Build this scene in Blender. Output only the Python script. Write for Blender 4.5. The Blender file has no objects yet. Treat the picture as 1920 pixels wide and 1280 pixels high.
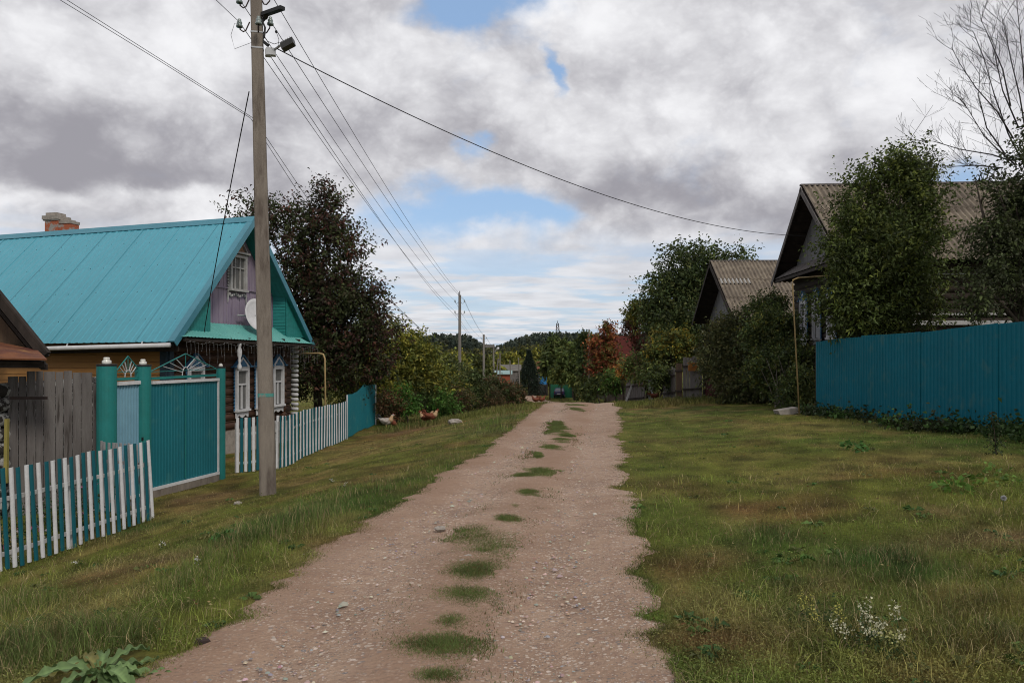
import bpy, math, random
import numpy as np
from mathutils import Vector
random.seed(7)
R = np.random.default_rng(11)
sc = bpy.context.scene
C = sc.collection
E = 1.7            # eye height above the road
FPX = 1470.0       # focal length in photo pixels
HOR = 655.0        # horizon row

# ---------------------------------------------------------------- camera
cd = bpy.data.cameras.new('camera'); cam = bpy.data.objects.new('camera', cd); C.objects.link(cam)
cam.location = (0, 0, E); cam.rotation_euler = (math.radians(90), 0, 0)
cd.sensor_width = 36; cd.lens = 36*FPX/1920; cd.shift_y = (HOR-640)/1920
cd.clip_start = 0.1; cd.clip_end = 6000
sc.camera = cam
sc.view_settings.view_transform = 'Standard'; sc.view_settings.look = 'None'
sc.view_settings.exposure = 0.22; sc.view_settings.gamma = 1
sc.cycles.use_denoising = True; sc.cycles.pixel_filter_type = 'BLACKMAN_HARRIS'; sc.cycles.filter_width = 1.05
sc.cycles.max_bounces = 6; sc.cycles.diffuse_bounces = 3; sc.cycles.transparent_max_bounces = 8

# ---------------------------------------------------------------- node helper
class NT:
    def __init__(s, tree): s.t = tree; s.n = tree.nodes; s.l = tree.links
    def new(s, ty, **kw):
        n = s.n.new(ty)
        for k, v in kw.items(): setattr(n, k, v)
        return n
    def put(s, sock, v):
        if v is None: return
        if isinstance(v, bpy.types.NodeSocket): s.l.new(v, sock)
        elif isinstance(v, (tuple, list)) and len(v) == 3 and sock.type == 'RGBA': sock.default_value = (*v, 1)
        else: sock.default_value = v
    def m(s, op, a, b=None, c=None, clamp=False):
        n = s.new('ShaderNodeMath', operation=op, use_clamp=clamp)
        s.put(n.inputs[0], a); s.put(n.inputs[1], b)
        if c is not None: s.put(n.inputs[2], c)
        return n.outputs[0]
    def vm(s, op, a, b=None):
        n = s.new('ShaderNodeVectorMath', operation=op); s.put(n.inputs[0], a); s.put(n.inputs[1], b)
        return n.outputs[0]
    def mix(s, f, a, b, mode='MIX'):
        n = s.new('ShaderNodeMix', data_type='RGBA', blend_type=mode)
        s.put(n.inputs[0], f); s.put(n.inputs[6], a); s.put(n.inputs[7], b)
        return n.outputs[2]
    def noise(s, vec, scale, detail=4, rough=.55, dist=0):
        n = s.new('ShaderNodeTexNoise'); s.put(n.inputs['Vector'], vec)
        n.inputs['Scale'].default_value = scale; n.inputs['Detail'].default_value = detail
        n.inputs['Roughness'].default_value = rough; n.inputs['Distortion'].default_value = dist
        return n.outputs[0]
    def ramp(s, f, lo, hi):
        n = s.new('ShaderNodeMapRange', clamp=True); s.put(n.inputs[0], f)
        n.inputs[1].default_value = lo; n.inputs[2].default_value = hi
        n.interpolation_type = 'SMOOTHSTEP'
        return n.outputs[0]
    def xyz(s, x, y, z):
        n = s.new('ShaderNodeCombineXYZ'); s.put(n.inputs[0], x); s.put(n.inputs[1], y); s.put(n.inputs[2], z)
        return n.outputs[0]

# ---------------------------------------------------------------- world: Nishita blue behind procedural clouds
SUN_EL, SUN_AZ = math.radians(42), math.radians(150)   # azimuth clockwise from +Y (the street direction)
w = bpy.data.worlds.new('World'); sc.world = w; w.use_nodes = True
t = NT(w.node_tree); t.n.clear()
g = t.new('ShaderNodeTexCoord').outputs['Generated']
sx = t.new('ShaderNodeSeparateXYZ'); t.put(sx.inputs[0], g)
X, Y, Z = sx.outputs
sky = t.new('ShaderNodeTexSky', sky_type='NISHITA', sun_disc=False)
sky.sun_elevation = SUN_EL; sky.sun_rotation = SUN_AZ
sky.air_density = 1.0; sky.dust_density = 1.0; sky.ozone_density = 1.5
ay = t.m('MAXIMUM', t.m('ABSOLUTE', Y), .08)
n1 = t.noise(t.xyz(X, Y, t.m('MULTIPLY', Z, 1.5)), 5.5, 7, .55)
n2 = t.noise(t.xyz(t.m('ADD', X, 5.3), Y, t.m('MULTIPLY', Z, 1.5)), 5.5, 7, .55)
nb = t.noise(t.xyz(X, Y, t.m('MULTIPLY', Z, 1.5)), 6.0, 9, .58, .25)
nf = t.noise(t.xyz(X, Y, t.m('MULTIPLY', Z, 1.3)), 15.0, 8, .55, .4)
vo = t.new('ShaderNodeTexVoronoi', feature='SMOOTH_F1'); t.put(vo.inputs['Vector'], t.xyz(t.m('ADD', X, t.m('MULTIPLY', n1, .12)), t.m('ADD', Y, t.m('MULTIPLY', n2, .12)), t.m('MULTIPLY', Z, 1.4))); vo.inputs['Scale'].default_value = 7; vo.inputs['Detail'].default_value = 5; vo.inputs['Roughness'].default_value = .6
u = t.m('ADD', t.m('DIVIDE', X, ay), t.m('MULTIPLY', t.m('SUBTRACT', n1, .5), .26))
v = t.m('ADD', t.m('DIVIDE', Z, ay), t.m('MULTIPLY', t.m('SUBTRACT', n2, .5), .16))
def blob(px, py, rx, ry, amp):
    du = t.m('DIVIDE', t.m('SUBTRACT', u, (px-960)/FPX), rx/FPX)
    dv = t.m('DIVIDE', t.m('SUBTRACT', v, (HOR-py)/FPX), ry/FPX)
    e = t.m('EXPONENT', t.m('MULTIPLY', t.m('ADD', t.m('MULTIPLY', du, du), t.m('MULTIPLY', dv, dv)), -1.0))
    return t.m('MULTIPLY', e, amp)
def total(lst):
    s = lst[0]
    for b in lst[1:]: s = t.m('ADD', s, b)
    return s
SHADE = [(120,285,330,85,-.44),(400,345,260,45,-.36),(30,200,200,60,-.25),(250,130,230,60,.22),(640,110,200,90,.16),
         (770,250,150,90,-.20),(1230,350,330,42,-.46),(1400,410,260,40,-.32),(1010,300,130,60,-.16),(1330,235,150,60,.24),(1290,60,300,60,.14),
         (60,395,420,26,.34),(1650,180,260,120,.10),(1700,330,260,60,-.16),(1550,60,120,60,-.12),(960,180,110,80,-.02),(1120,470,260,40,-.05),(1300,440,120,22,.24)]
HOLE = [(905,12,110,46,1.0),(1048,140,20,50,.62),(885,292,30,28,.5),(850,405,210,52,.60),(985,400,130,26,.25),(1800,310,60,45,.45),(560,640,900,85,.10),(1010,480,150,16,.25)]
shade = total([blob(*b) for b in SHADE]); hole = total([blob(*b) for b in HOLE])
detail = t.m('SUBTRACT', nb, .5)
# streaky high cloud close to the horizon
iz = t.m('DIVIDE', 1.0, t.m('ADD', t.m('MAXIMUM', Z, 0.0), .045))
st = t.noise(t.xyz(t.m('MULTIPLY', X, iz), t.m('MULTIPLY', Y, iz), 0.0), .85, 6, .55, .3)
low = t.ramp(Z, .165, .085)                                  # 1 near the horizon
big = t.noise(t.xyz(X, Y, t.m('MULTIPLY', Z, 2.6)), 1.5, 3, .5)
cover_hi = t.m('ADD', t.m('SUBTRACT', .92, hole), t.m('MULTIPLY', detail, 1.35))
cover_hi = t.ramp(cover_hi, .24, .82)
st2 = t.noise(t.xyz(t.m('MULTIPLY', X, iz), t.m('ADD', t.m('MULTIPLY', Y, iz), 3.7), 0.0), 1.3, 6, .55, .3)
cover_lo = t.m('ADD', t.m('MULTIPLY', t.ramp(st, .40, .56), .70), .20)
cover = t.m('ADD', t.m('MULTIPLY', cover_hi, t.m('SUBTRACT', 1, low)), t.m('MULTIPLY', cover_lo, low))
sh = t.m('ADD', t.m('ADD', .98, shade), t.m('MULTIPLY', detail, .60))
sh = t.m('ADD', sh, t.m('MULTIPLY', t.m('SUBTRACT', nf, .5), .52))
sh = t.m('ADD', sh, t.m('MULTIPLY', t.m('SUBTRACT', .42, vo.outputs['Distance']), .85))
sh = t.m('ADD', sh, t.m('MULTIPLY', t.m('SUBTRACT', big, .5), .35))
sh = t.m('ADD', t.m('MULTIPLY', sh, t.m('SUBTRACT', 1, low)), t.m('MULTIPLY', t.m('ADD', t.m('ADD', .60, t.m('MULTIPLY', detail, .5)), t.m('MULTIPLY', t.m('SUBTRACT', st2, .5), .9)), low))
ccol = t.mix(t.ramp(sh, -.18, 1.04), (2.95, 2.88, 3.2), (8.0, 8.0, 8.2))
blue = t.mix(.55, sky.outputs[0], (3.2, 4.9, 7.6))
bg = t.new('ShaderNodeBackground'); t.put(bg.inputs[0], t.mix(cover, blue, ccol)); bg.inputs[1].default_value = .10
wo = t.new('ShaderNodeOutputWorld'); t.l.new(bg.outputs[0], wo.inputs[0])

# ---------------------------------------------------------------- sun behind thin cloud
sd = bpy.data.lights.new('sun', 'SUN'); sun = bpy.data.objects.new('sun', sd); C.objects.link(sun)
sd.energy = 1.5; sd.angle = math.radians(10); sd.color = (1.0, .94, .84)
dvec = Vector((math.sin(SUN_AZ)*math.cos(SUN_EL), math.cos(SUN_AZ)*math.cos(SUN_EL), math.sin(SUN_EL)))
sun.rotation_euler = dvec.to_track_quat('Z', 'Y').to_euler()

# ---------------------------------------------------------------- helpers
def P(px, py, Y): return Vector(((px-960)/FPX*Y, Y, E+(HOR-py)/FPX*Y))
def _hash(i, j, s):
    h = (i.astype(np.int64)*374761393 + j.astype(np.int64)*668265263 + s*974634777) & 0xffffffff
    h = ((h ^ (h >> 13))*1274126177) & 0xffffffff
    return ((h ^ (h >> 16)) & 0xffff)/65535.0
def vnoise(x, y, s=0):
    x = np.asarray(x, float); y = np.asarray(y, float)
    i = np.floor(x); j = np.floor(y); fx = x-i; fy = y-j
    fx = fx*fx*(3-2*fx); fy = fy*fy*(3-2*fy)
    a = _hash(i, j, s); b = _hash(i+1, j, s); c = _hash(i, j+1, s); d = _hash(i+1, j+1, s)
    return (a*(1-fx)+b*fx)*(1-fy)+(c*(1-fx)+d*fx)*fy
def fbm(x, y, s=0, o=4):
    v = 0; a = .5; t_ = 0
    for k in range(o): v = v+a*vnoise(x*2**k, y*2**k, s+k*17); t_ += a; a *= .5
    return v/t_
HY = [-60,5,30,34,40,60,90,105,113,118,135,150,220,300,500,800,1100,1700]
HZ = [-1.5,-1.7,-2.03,-2.34,-2.86,-4.22,-6.25,-7.15,-7.55,-7.22,-7.35,-7.9,-9,-8.6,-6,-3,-1,1]
LX = [-200,-60,-12,-6.8,-5.6,-4.4,-2.6,-1.5,1.5,3,4.2,5.5,6.5,8,9.5,13,20,60,200]
LZ = [-3,-1.4,-.86,-.84,-.72,-.48,-.14,0,0,.04,.17,.22,.25,.38,.8,1.5,2.0,3,5]
def Xl(Y): return -.95+.118*np.clip(Y, -60, 40)
def Xc(Y): return np.interp(Y, [-60,31,60,90,112,118,125,135,160,230], [-8.03,2.71,5.4,6.4,4.2,2.9,1.8,-.5,-9,-40])
def Grel(X, Y):
    X = np.asarray(X, float); Y = np.asarray(Y, float)
    h = sum(np.interp(Y+k, HY, HZ) for k in (-2, -1, 0, 1, 2))/5
    l = X-Xl(Y)
    o = sum(np.interp(l+k, LX, LZ) for k in (-.5, -.25, 0, .25, .5))/5
    o = np.where(l < -2, o*np.interp(Y, [4, 11, 14], [1.12, 1.08, 1.0]), o)
    off = np.clip((np.abs(l)-1.3)/1.0, 0, 1)
    return h+o+(fbm(X*.55, Y*.55, 3, 3)-.5)*.10*off+(fbm(X*2.2, Y*2.2, 9, 2)-.5)*.035*off
def G(X, Y): return Grel(X, Y)+E
def gz(x, y): return float(G(x, y))
def onground(px, py):
    Y = FPX*2.0/(py-HOR)
    for _ in range(40):
        Y = .5*Y+.5*FPX*(-float(Grel((px-960)/FPX*Y, Y)))/(py-HOR)
    return Vector(((px-960)/FPX*Y, Y, gz((px-960)/FPX*Y, Y)))

class MB:
    def __init__(s): s.v = []; s.f = []
    def add(s, vs, fs):
        o = len(s.v); s.v += [tuple(a) for a in vs]; s.f += [tuple(i+o for i in f) for f in fs]; return s
    def poly(s, pts): return s.add(pts, [tuple(range(len(pts)))])
    def hexa(s, p):   # 8 corners: bottom 4 (ccw), top 4
        return s.add(p, [(3,2,1,0),(4,5,6,7),(0,1,5,4),(1,2,6,5),(2,3,7,6),(3,0,4,7)])
    def box(s, c, a, b, d):  # centre, three half-axis vectors
        c, a, b, d = map(Vector, (c, a, b, d))
        return s.hexa([c-a-b-d, c+a-b-d, c+a+b-d, c-a+b-d, c-a-b+d, c+a-b+d, c+a+b+d, c-a+b+d])
    def bar(s, p, q, w_, h_, up=(0,0,1)):
        p, q, up = Vector(p), Vector(q), Vector(up)
        d = (q-p).normalized(); sd_ = d.cross(up)
        if sd_.length < 1e-3: sd_ = Vector((1,0,0))
        sd_.normalize(); u_ = sd_.cross(d).normalized()
        return s.box((p+q)/2, (q-p)/2, sd_*w_/2, u_*h_/2)
    def tube(s, pts, rad, n=8, cap=True):
        pts = [Vector(p) for p in pts]
        if not hasattr(rad, '__len__'): rad = [rad]*len(pts)
        ref = Vector((0,0,1)); rings = []; o = len(s.v)
        d0 = (pts[-1]-pts[0]).normalized()
        if abs(d0.z) > .9: ref = Vector((1,0,0))
        for i, p in enumerate(pts):
            d = (pts[min(i+1, len(pts)-1)]-pts[max(i-1, 0)])
            d = d.normalized() if d.length > 1e-9 else d0
            a = d.cross(ref)
            if a.length < 1e-3: a = d.cross(Vector((0,1,0)))
            a.normalize(); b = d.cross(a)
            for k in range(n):
                an = 2*math.pi*k/n
                s.v.append(tuple(p+(a*math.cos(an)+b*math.sin(an))*rad[i]))
        for i in range(len(pts)-1):
            for k in range(n):
                k2 = (k+1) % n
                s.f.append((o+i*n+k, o+i*n+k2, o+(i+1)*n+k2, o+(i+1)*n+k))
        if cap:
            s.f.append(tuple(o+k for k in range(n))[::-1]); s.f.append(tuple(o+(len(pts)-1)*n+k for k in range(n)))
        return s
    def lathe(s, c, prof, n=12):   # prof: (r, z)
        c = Vector(c)
        return s.tube([c+Vector((0,0,z)) for r, z in prof], [max(r, .0005) for r, z in prof], n)
    def ell(s, c, r, nu=10, nv=7, rough=0, seed=0):
        o = len(s.v); c = Vector(c); rr = random.Random(seed)
        for i in range(nv+1):
            th = math.pi*i/nv
            for k in range(nu):
                ph = 2*math.pi*k/nu; q = 1+rough*(rr.random()-.5)
                s.v.append((c.x+r[0]*q*math.sin(th)*math.cos(ph), c.y+r[1]*q*math.sin(th)*math.sin(ph), c.z+r[2]*q*math.cos(th)))
        for i in range(nv):
            for k in range(nu):
                k2 = (k+1) % nu
                s.f.append((o+i*nu+k, o+(i+1)*nu+k, o+(i+1)*nu+k2, o+i*nu+k2))
        return s
    def prism(s, pts, dv):
        dv = Vector(dv); n = len(pts); pts = [Vector(p) for p in pts]
        return s.add(pts+[p+dv for p in pts], [tuple(range(n))[::-1], tuple(range(n, 2*n))]+[(i, (i+1) % n, n+(i+1) % n, n+i) for i in range(n)])

def tag(o, label=None, cat=None, group=None, kind=None):
    if label: o['label'] = label
    if cat: o['category'] = cat
    if group: o['group'] = group
    if kind: o['kind'] = kind
    return o
def thing(name, label, cat, loc=(0,0,0), group=None):
    o = bpy.data.objects.new(name, None); C.objects.link(o); o.location = loc; o.empty_display_size = .2
    return tag(o, label, cat, group)
def wloc(o):
    v_ = Vector((0,0,0))
    while o is not None: v_ = v_+Vector(o.location); o = o.parent
    return v_
def build(name, mb, mat, parent=None, smooth=False, loc=None, label=None):
    """link the collected shapes as ONE mesh object (world coordinates in)"""
    base = wloc(parent) if parent is not None else Vector((0,0,0))
    own = Vector(loc) if loc is not None else base
    me = bpy.data.meshes.new(name)
    me.from_pydata([(a[0]-own.x, a[1]-own.y, a[2]-own.z) for a in mb.v], [], mb.f); me.update()
    if smooth: me.polygons.foreach_set('use_smooth', [True]*len(me.polygons))
    o = bpy.data.objects.new(name, me); C.objects.link(o)
    o.location = own-base if loc is not None else (0,0,0)
    me.materials.append(mat)
    if parent is not None: o.parent = parent
    if label: o['label'] = label
    return o
def npmesh(name, V, F, mat, col=None, parent=None, loc=(0,0,0), smooth=False, normals=None):
    me = bpy.data.meshes.new(name); V = np.asarray(V, np.float32); F = np.asarray(F, np.int32)
    if parent is not None: V = V-np.array(wloc(parent), np.float32)
    else: V = V-np.array(loc, np.float32)
    me.vertices.add(len(V)); me.vertices.foreach_set('co', V.ravel())
    me.loops.add(F.size); me.loops.foreach_set('vertex_index', F.ravel())
    me.polygons.add(len(F)); me.polygons.foreach_set('loop_start', np.arange(len(F), dtype=np.int32)*F.shape[1])
    me.update(calc_edges=True)
    if smooth: me.polygons.foreach_set('use_smooth', np.ones(len(F), bool))
    if col is not None:
        ca = me.color_attributes.new('Col', 'FLOAT_COLOR', 'POINT')
        ca.data.foreach_set('color', np.hstack([col, np.ones((len(col), 1))]).astype(np.float32).ravel())
    me.materials.append(mat)
    o = bpy.data.objects.new(name, me); C.objects.link(o)
    if parent is not None: o.parent = parent
    else: o.location = loc
    return o

# ---------------------------------------------------------------- materials
def mat(name, col, col2=None, scale=4, rough=.7, bump=.2, bscale=30, stretch=(1,1,1), metal=0, lo=.35, hi=.65, spec=.3, third=None, coords='Object'):
    m_ = bpy.data.materials.new(name); m_.use_nodes = True; t = NT(m_.node_tree)
    b = t.n['Principled BSDF']; b.inputs['Roughness'].default_value = rough; b.inputs['Metallic'].default_value = metal
    b.inputs['Specular IOR Level'].default_value = spec
    co = t.new('ShaderNodeTexCoord').outputs[coords]
    mp = t.new('ShaderNodeMapping'); t.put(mp.inputs[0], co); mp.inputs['Scale'].default_value = stretch
    if col2 is None: col2 = tuple(c*.72 for c in col)
    f = t.ramp(t.noise(mp.outputs[0], scale, 6, .62), lo, hi)
    c_ = t.mix(f, col, col2)
    c_ = t.mix(t.m('MULTIPLY', t.noise(mp.outputs[0], scale*9, 3), .45), c_, tuple(c*.6 for c in col2))
    if third:   # (colour, scale, lo, hi)
        c_ = t.mix(t.ramp(t.noise(mp.outputs[0], third[1], 5, .6), third[2], third[3]), c_, third[0])
    t.put(b.inputs['Base Color'], c_)
    if bump:
        bn = t.new('ShaderNodeBump'); bn.inputs['Strength'].default_value = bump; bn.inputs['Distance'].default_value = .02
        t.put(bn.inputs['Height'], t.noise(mp.outputs[0], bscale, 5, .6)); t.l.new(bn.outputs[0], b.inputs['Normal'])
    return m_
def leafmat(name, trans=.25, rough=.6):
    m_ = bpy.data.materials.new(name); m_.use_nodes = True; t = NT(m_.node_tree)
    b = t.n['Principled BSDF']; b.inputs['Roughness'].default_value = rough; b.inputs['Specular IOR Level'].default_value = .25
    a = t.new('ShaderNodeAttribute', attribute_name='Col').outputs[0]; t.put(b.inputs['Base Color'], a)
    tr = t.new('ShaderNodeBsdfTranslucent'); t.put(tr.inputs[0], a)
    mx = t.new('ShaderNodeMixShader'); mx.inputs[0].default_value = trans
    t.l.new(b.outputs[0], mx.inputs[1]); t.l.new(tr.outputs[0], mx.inputs[2])
    t.l.new(mx.outputs[0], t.n['Material Output'].inputs[0])
    return m_
M = {}
M['leaf'] = leafmat('leaf'); M['grass'] = leafmat('grass_blade', .15, .8)
M['bark'] = mat('bark', (.07,.055,.042), (.035,.028,.022), 8, .9, .5, 40, (1,1,.3))
M['bark_grey'] = mat('bark_grey', (.05,.045,.042), (.02,.018,.017), 8, .9, .3, 40, (1,1,.3))
M['roof_teal'] = mat('painted_roof_steel', (.075,.335,.43), (.068,.315,.405), 1.2, .42, .05, 8, spec=.5)
M['teal_flash'] = mat('teal_flashing', (.06,.235,.31), (.05,.21,.28), 2, .4, .05, 8, spec=.5)
M['teal_board'] = mat('teal_painted_boards', (.025,.24,.225), (.02,.19,.18), 3, .6, .15, 20, (1,1,4))
M['pent'] = mat('pale_teal_awning_steel', (.10,.36,.33), (.14,.42,.38), 2, .45, .05, 10, spec=.5, third=((.06,.2,.17),6,.6,.75))
M['gate'] = mat('teal_profiled_steel', (.008,.150,.185), (.007,.130,.165), 1.3, .45, .04, 8, spec=.45, third=((.035,.165,.17),2.5,.54,.75))
M['fence_r'] = mat('teal_fence_steel', (.002,.145,.205), (.002,.128,.180), 1.1, .6, .04, 8, spec=.2, third=((.035,.14,.16),3.5,.52,.78))
M['post_teal'] = mat('teal_painted_pipe', (.018,.20,.19), (.016,.165,.155), 3, .5, .12, 12, third=((.04,.16,.13),7,.6,.75))
M['picket_teal'] = mat('teal_picket_paint', (.006,.105,.135), (.005,.09,.115), 4, .5, .1, 14)
M['white'] = mat('white_paint', (.66,.66,.68), (.56,.56,.57), 5, .5, .12, 25, third=((.34,.32,.29),6,.66,.85))
M['whitegrey'] = mat('aged_white_paint', (.46,.46,.46), (.34,.33,.32), 7, .7, .2, 30)
M['picket_back'] = mat('picket_unpainted_back', (.30,.30,.31), (.22,.22,.22), 5, .6, .1, 20)
M['bluepale'] = mat('pale_blue_profiled_steel', (.17,.33,.43), (.2,.38,.48), 2, .4, .05, 8, spec=.5)
M['blue'] = mat('blue_paint', (.05,.14,.27), (.07,.19,.32), 8, .6, .2, 25)
M['lilac'] = mat('lilac_weathered_boards', (.235,.185,.27), (.30,.25,.31), 2.2, .75, .3, 22, (3,3,.35), third=((.13,.09,.14),3,.56,.75))
M['yellow_wall'] = mat('ochre_painted_siding', (.44,.22,.065), (.38,.18,.05), 1.6, .6, .15, 18, (1,1,5))
M['log'] = mat('brown_painted_log', (.085,.042,.024), (.05,.024,.015), 2.5, .6, .3, 16, (.5,.5,5))
M['log_old'] = mat('weathered_grey_log', (.075,.058,.045), (.038,.028,.022), 2.5, .9, .5, 16, (.5,.5,6))
M['dark_wood'] = mat('dark_weathered_wood', (.045,.034,.028), (.022,.017,.014), 5, .9, .4, 25, (1,1,.4))
M['grey_wood'] = mat('grey_weathered_planks', (.105,.092,.088), (.17,.155,.148), 1.6, .9, .55, 30, (4,4,.35), third=((.05,.042,.038),4,.52,.7))
M['pale_wood'] = mat('silvered_gable_boards', (.22,.22,.23), (.15,.15,.155), 3, .9, .3, 25, (3,3,.4))
M['brown_wood'] = mat('brown_planks', (.12,.075,.045), (.07,.045,.03), 3, .9, .4, 25, (3,3,.4))
M['rust'] = mat('rusty_sheet', (.20,.075,.03), (.10,.035,.025), 3, .85, .3, 18, third=((.27,.14,.05),2.5,.55,.7))
M['iron'] = mat('dark_rusty_iron', (.05,.03,.026), (.03,.02,.018), 9, .7, .2, 40)
M['brick'] = mat('red_brick', (.34,.10,.05), (.24,.07,.045), 9, .9, .4, 30, third=((.45,.4,.36),5,.56,.62))
M['plaster'] = mat('old_whitewash', (.44,.43,.40), (.28,.27,.25), 6, .9, .6, 25, third=((.03,.026,.022),5,.46,.54))
M['slate'] = mat('weathered_asbestos_slate', (.27,.225,.17), (.165,.135,.105), 1.4, .9, .3, 22, (1,1,1), third=((.11,.085,.065),5,.5,.7))
M['slate_patch'] = mat('fresh_slate_patch', (.42,.41,.39), (.34,.33,.31), 3, .9, .2, 22)
M['redbrown'] = mat('burgundy_steel', (.085,.018,.022), (.07,.015,.018), 2, .6, .1, 12)
M['concrete'] = mat('pole_concrete', (.25,.215,.18), (.18,.152,.128), 3, .9, .5, 45, (2.5,2.5,.5), third=((.095,.075,.062),2.6,.50,.70))
M['concrete_far'] = mat('far_pole_concrete', (.22,.2,.18), (.16,.145,.13), 3, .9, .2, 45, (2,2,.4))
M['stone'] = mat('pale_stone', (.38,.34,.30), (.26,.23,.20), 7, .9, .5, 20)
M['glass'] = mat('window_glass', (.10,.11,.12), (.07,.075,.08), 3, .12, 0, spec=.7)
M['curtain'] = mat('lace_curtain', (.17,.17,.16), (.11,.11,.11), 8, .35, .2, 40, (5,5,1))
M['pipe_yellow'] = mat('yellow_gas_pipe', (.42,.30,.13), (.34,.24,.12), 8, .5, .1, 20)
M['black'] = mat('black_plastic', (.012,.012,.013), (.02,.02,.02), 8, .5, .1, 20)
M['wire'] = mat('wire', (.025,.025,.028), (.018,.018,.02), 8, .6, 0)
M['porcelain'] = mat('porcelain', (.70,.69,.64), (.62,.6,.55), 8, .25, 0, spec=.6)
M['glass_ins'] = mat('insulator_glass', (.16,.22,.21), (.24,.28,.27), 12, .2, 0, spec=.6)
M['galv'] = mat('galvanised_steel', (.50,.51,.53), (.42,.43,.45), 6, .45, .05, 20, spec=.5)
M['lamp_dark'] = mat('lamp_housing', (.07,.068,.066), (.05,.05,.05), 6, .5, .05, 20)
M['paint_teal_light'] = mat('teal_band_paint', (.05,.27,.25), (.08,.24,.21), 9, .7, .1, 20, third=((.2,.2,.17),14,.55,.65))

# ---------------------------------------------------------------- ground
def jit(v_, a): return v_*(1+R.uniform(-a, a, v_.shape))
PATCH = []   # world-space patches of differing sward: (centre, rx, ry, colour, strength)
def patch(px, py, rx, ry, col, k):
    p = onground(px, py); PATCH.append((p.x, p.y, rx, ry, np.array(col), k))
LUSH=(.040,.092,.016); DRY=(.24,.19,.075); RED=(.165,.078,.042); OLIVE=(.122,.140,.028); MID=(.080,.125,.023); STRAW=(.34,.27,.14); SOIL=(.20,.125,.08)
for a in [(1640,1045,.55,.5,LUSH,1.0),(1730,1075,.4,.3,LUSH,.8),(1440,1010,.4,.5,LUSH,.7),(1600,1150,.5,.35,LUSH,.7),(1640,980,.7,.6,MID,.5),
          (1410,950,.45,.35,RED,.8),(1500,965,.4,.3,RED,.8),(1280,1060,.4,.45,RED,.65),(1330,1200,.35,.22,RED,.55),(1860,1010,.7,.35,SOIL,.75),(1780,960,.6,.25,SOIL,.45),
          (1520,800,1.6,1.2,DRY,.55),(1700,850,1.3,.5,DRY,.6),(1780,885,.9,.4,RED,.5),(1600,850,1.2,.8,OLIVE,.5),(1300,850,1.5,3.2,OLIVE,.7),(1250,800,1.5,3.5,MID,.5),
          (1840,1130,.6,.35,DRY,.5),(1500,1110,.3,.2,DRY,.4),(1750,1250,.6,.2,DRY,.4),(1850,830,1.2,.8,LUSH,.75),(1640,800,1.0,.8,LUSH,.6),
          (650,850,1.6,2.4,DRY,.75),(720,830,1.5,2.5,DRY,.55),(560,905,1.2,1.0,DRY,.5),(400,950,.8,.6,DRY,.45),(350,935,.7,.6,SOIL,.5),(340,920,.8,.5,DRY,.6),(770,810,1.5,1.6,RED,.4),(740,812,1.2,1.0,SOIL,.6),
          (260,990,.5,.5,LUSH,.8),(540,975,.9,.6,LUSH,.75),(450,1010,.5,.4,LUSH,.8),(700,930,.8,.8,LUSH,.55),(840,870,.7,2,LUSH,.5),(930,800,.8,3,LUSH,.5),
          (100,1150,.8,.35,DRY,.35),(260,1060,.8,.3,SOIL,.35),(150,1090,.6,.3,RED,.35),(330,1120,.45,.3,LUSH,.5),(80,1240,.6,.3,LUSH,.6),(430,1080,.5,.3,OLIVE,.6),(1250,950,.5,1.0,MID,.7),(1220,880,.5,1.2,MID,.6)]:
    patch(*a)
def gcol(x, y):
    n = fbm(x*.45, y*.3, 21, 4); n2 = fbm(x*1.7, y*1.2, 31, 4); n3 = fbm(x*.9+9, y*.7, 41, 3)
    base = np.array(OLIVE)[None]*np.ones((len(x), 1))
    def mixin(c, k):
        nonlocal base
        base = base*(1-k[:, None])+np.asarray(c)[None]*k[:, None]
    mixin(MID, np.clip((n-.42)*5, 0, 1)*.85)
    mixin(DRY, np.clip((n2-.48)*5, 0, 1)*.6)
    mixin(RED, np.clip((n3-.56)*6, 0, 1)*.40)
    for cx, cy, rx, ry, c, k in PATCH:
        d = ((x-cx)/rx)**2+((y-cy)/ry)**2
        m_ = d < 6
        if not m_.any(): continue
        kk = np.zeros(len(x)); kk[m_] = k*np.exp(-d[m_]*.9)*np.clip(.55+1.1*(n2[m_]-.2), 0, 1.2)
        mixin(c, np.clip(kk, 0, 1))
    far = np.clip((y-60)/120, 0, 1)*.6
    mixin(OLIVE, far)
    return base*(.90*np.clip(.26+1.5*fbm(x*3.6, y*3.0, 51, 4), .4, 1.55))[:, None]
def half_l(Y): return 1.30+np.interp(Y, [0,3,6,9,14,22,40,200], [.30,.27,.22,.05,-.02,.05,.1,.3])+.62*(fbm(Y*.8, Y*0+3.3, 61, 5)-.5)+.14*(vnoise(Y*6, Y*0, 62)-.5)
def half_r(Y): return 1.28+np.interp(Y, [0,3,6,9,14,22,40,200], [.26,.24,.0,-.05,.0,.12,.1,.3])+.50*(fbm(Y*.9, Y*0+7.7, 71, 5)-.5)+.14*(vnoise(Y*6, Y*0, 72)-.5)
MIDP = []
for px, py, rx, ry in [(905,1008,60,16),(905,1035,52,16),(888,1070,52,15),(872,1120,58,16),(845,1168,34,11),(820,1212,80,17),(812,1272,56,12),
                       (1010,886,30,6),(985,893,22,4),(990,925,22,5),(948,975,26,7),(1050,826,16,4),(1050,812,22,4),(1052,803,18,4),(1035,840,18,4),(1010,855,10,4),(965,952,10,3),
                       (1082,760,14,2),(1082,768,13,2.5),(1048,795,15,3),(1060,817,14,3)]:
    p = onground(px, py); MIDP.append((p.x, p.y, 1.2*rx/FPX*p.y, 2.2*ry/FPX*p.y*p.y/2.0))
def on_road(x, y, pad=0):
    l = x-Xc(y)
    return (l > -half_l(y)-pad) & (l < half_r(y)+pad)
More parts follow.
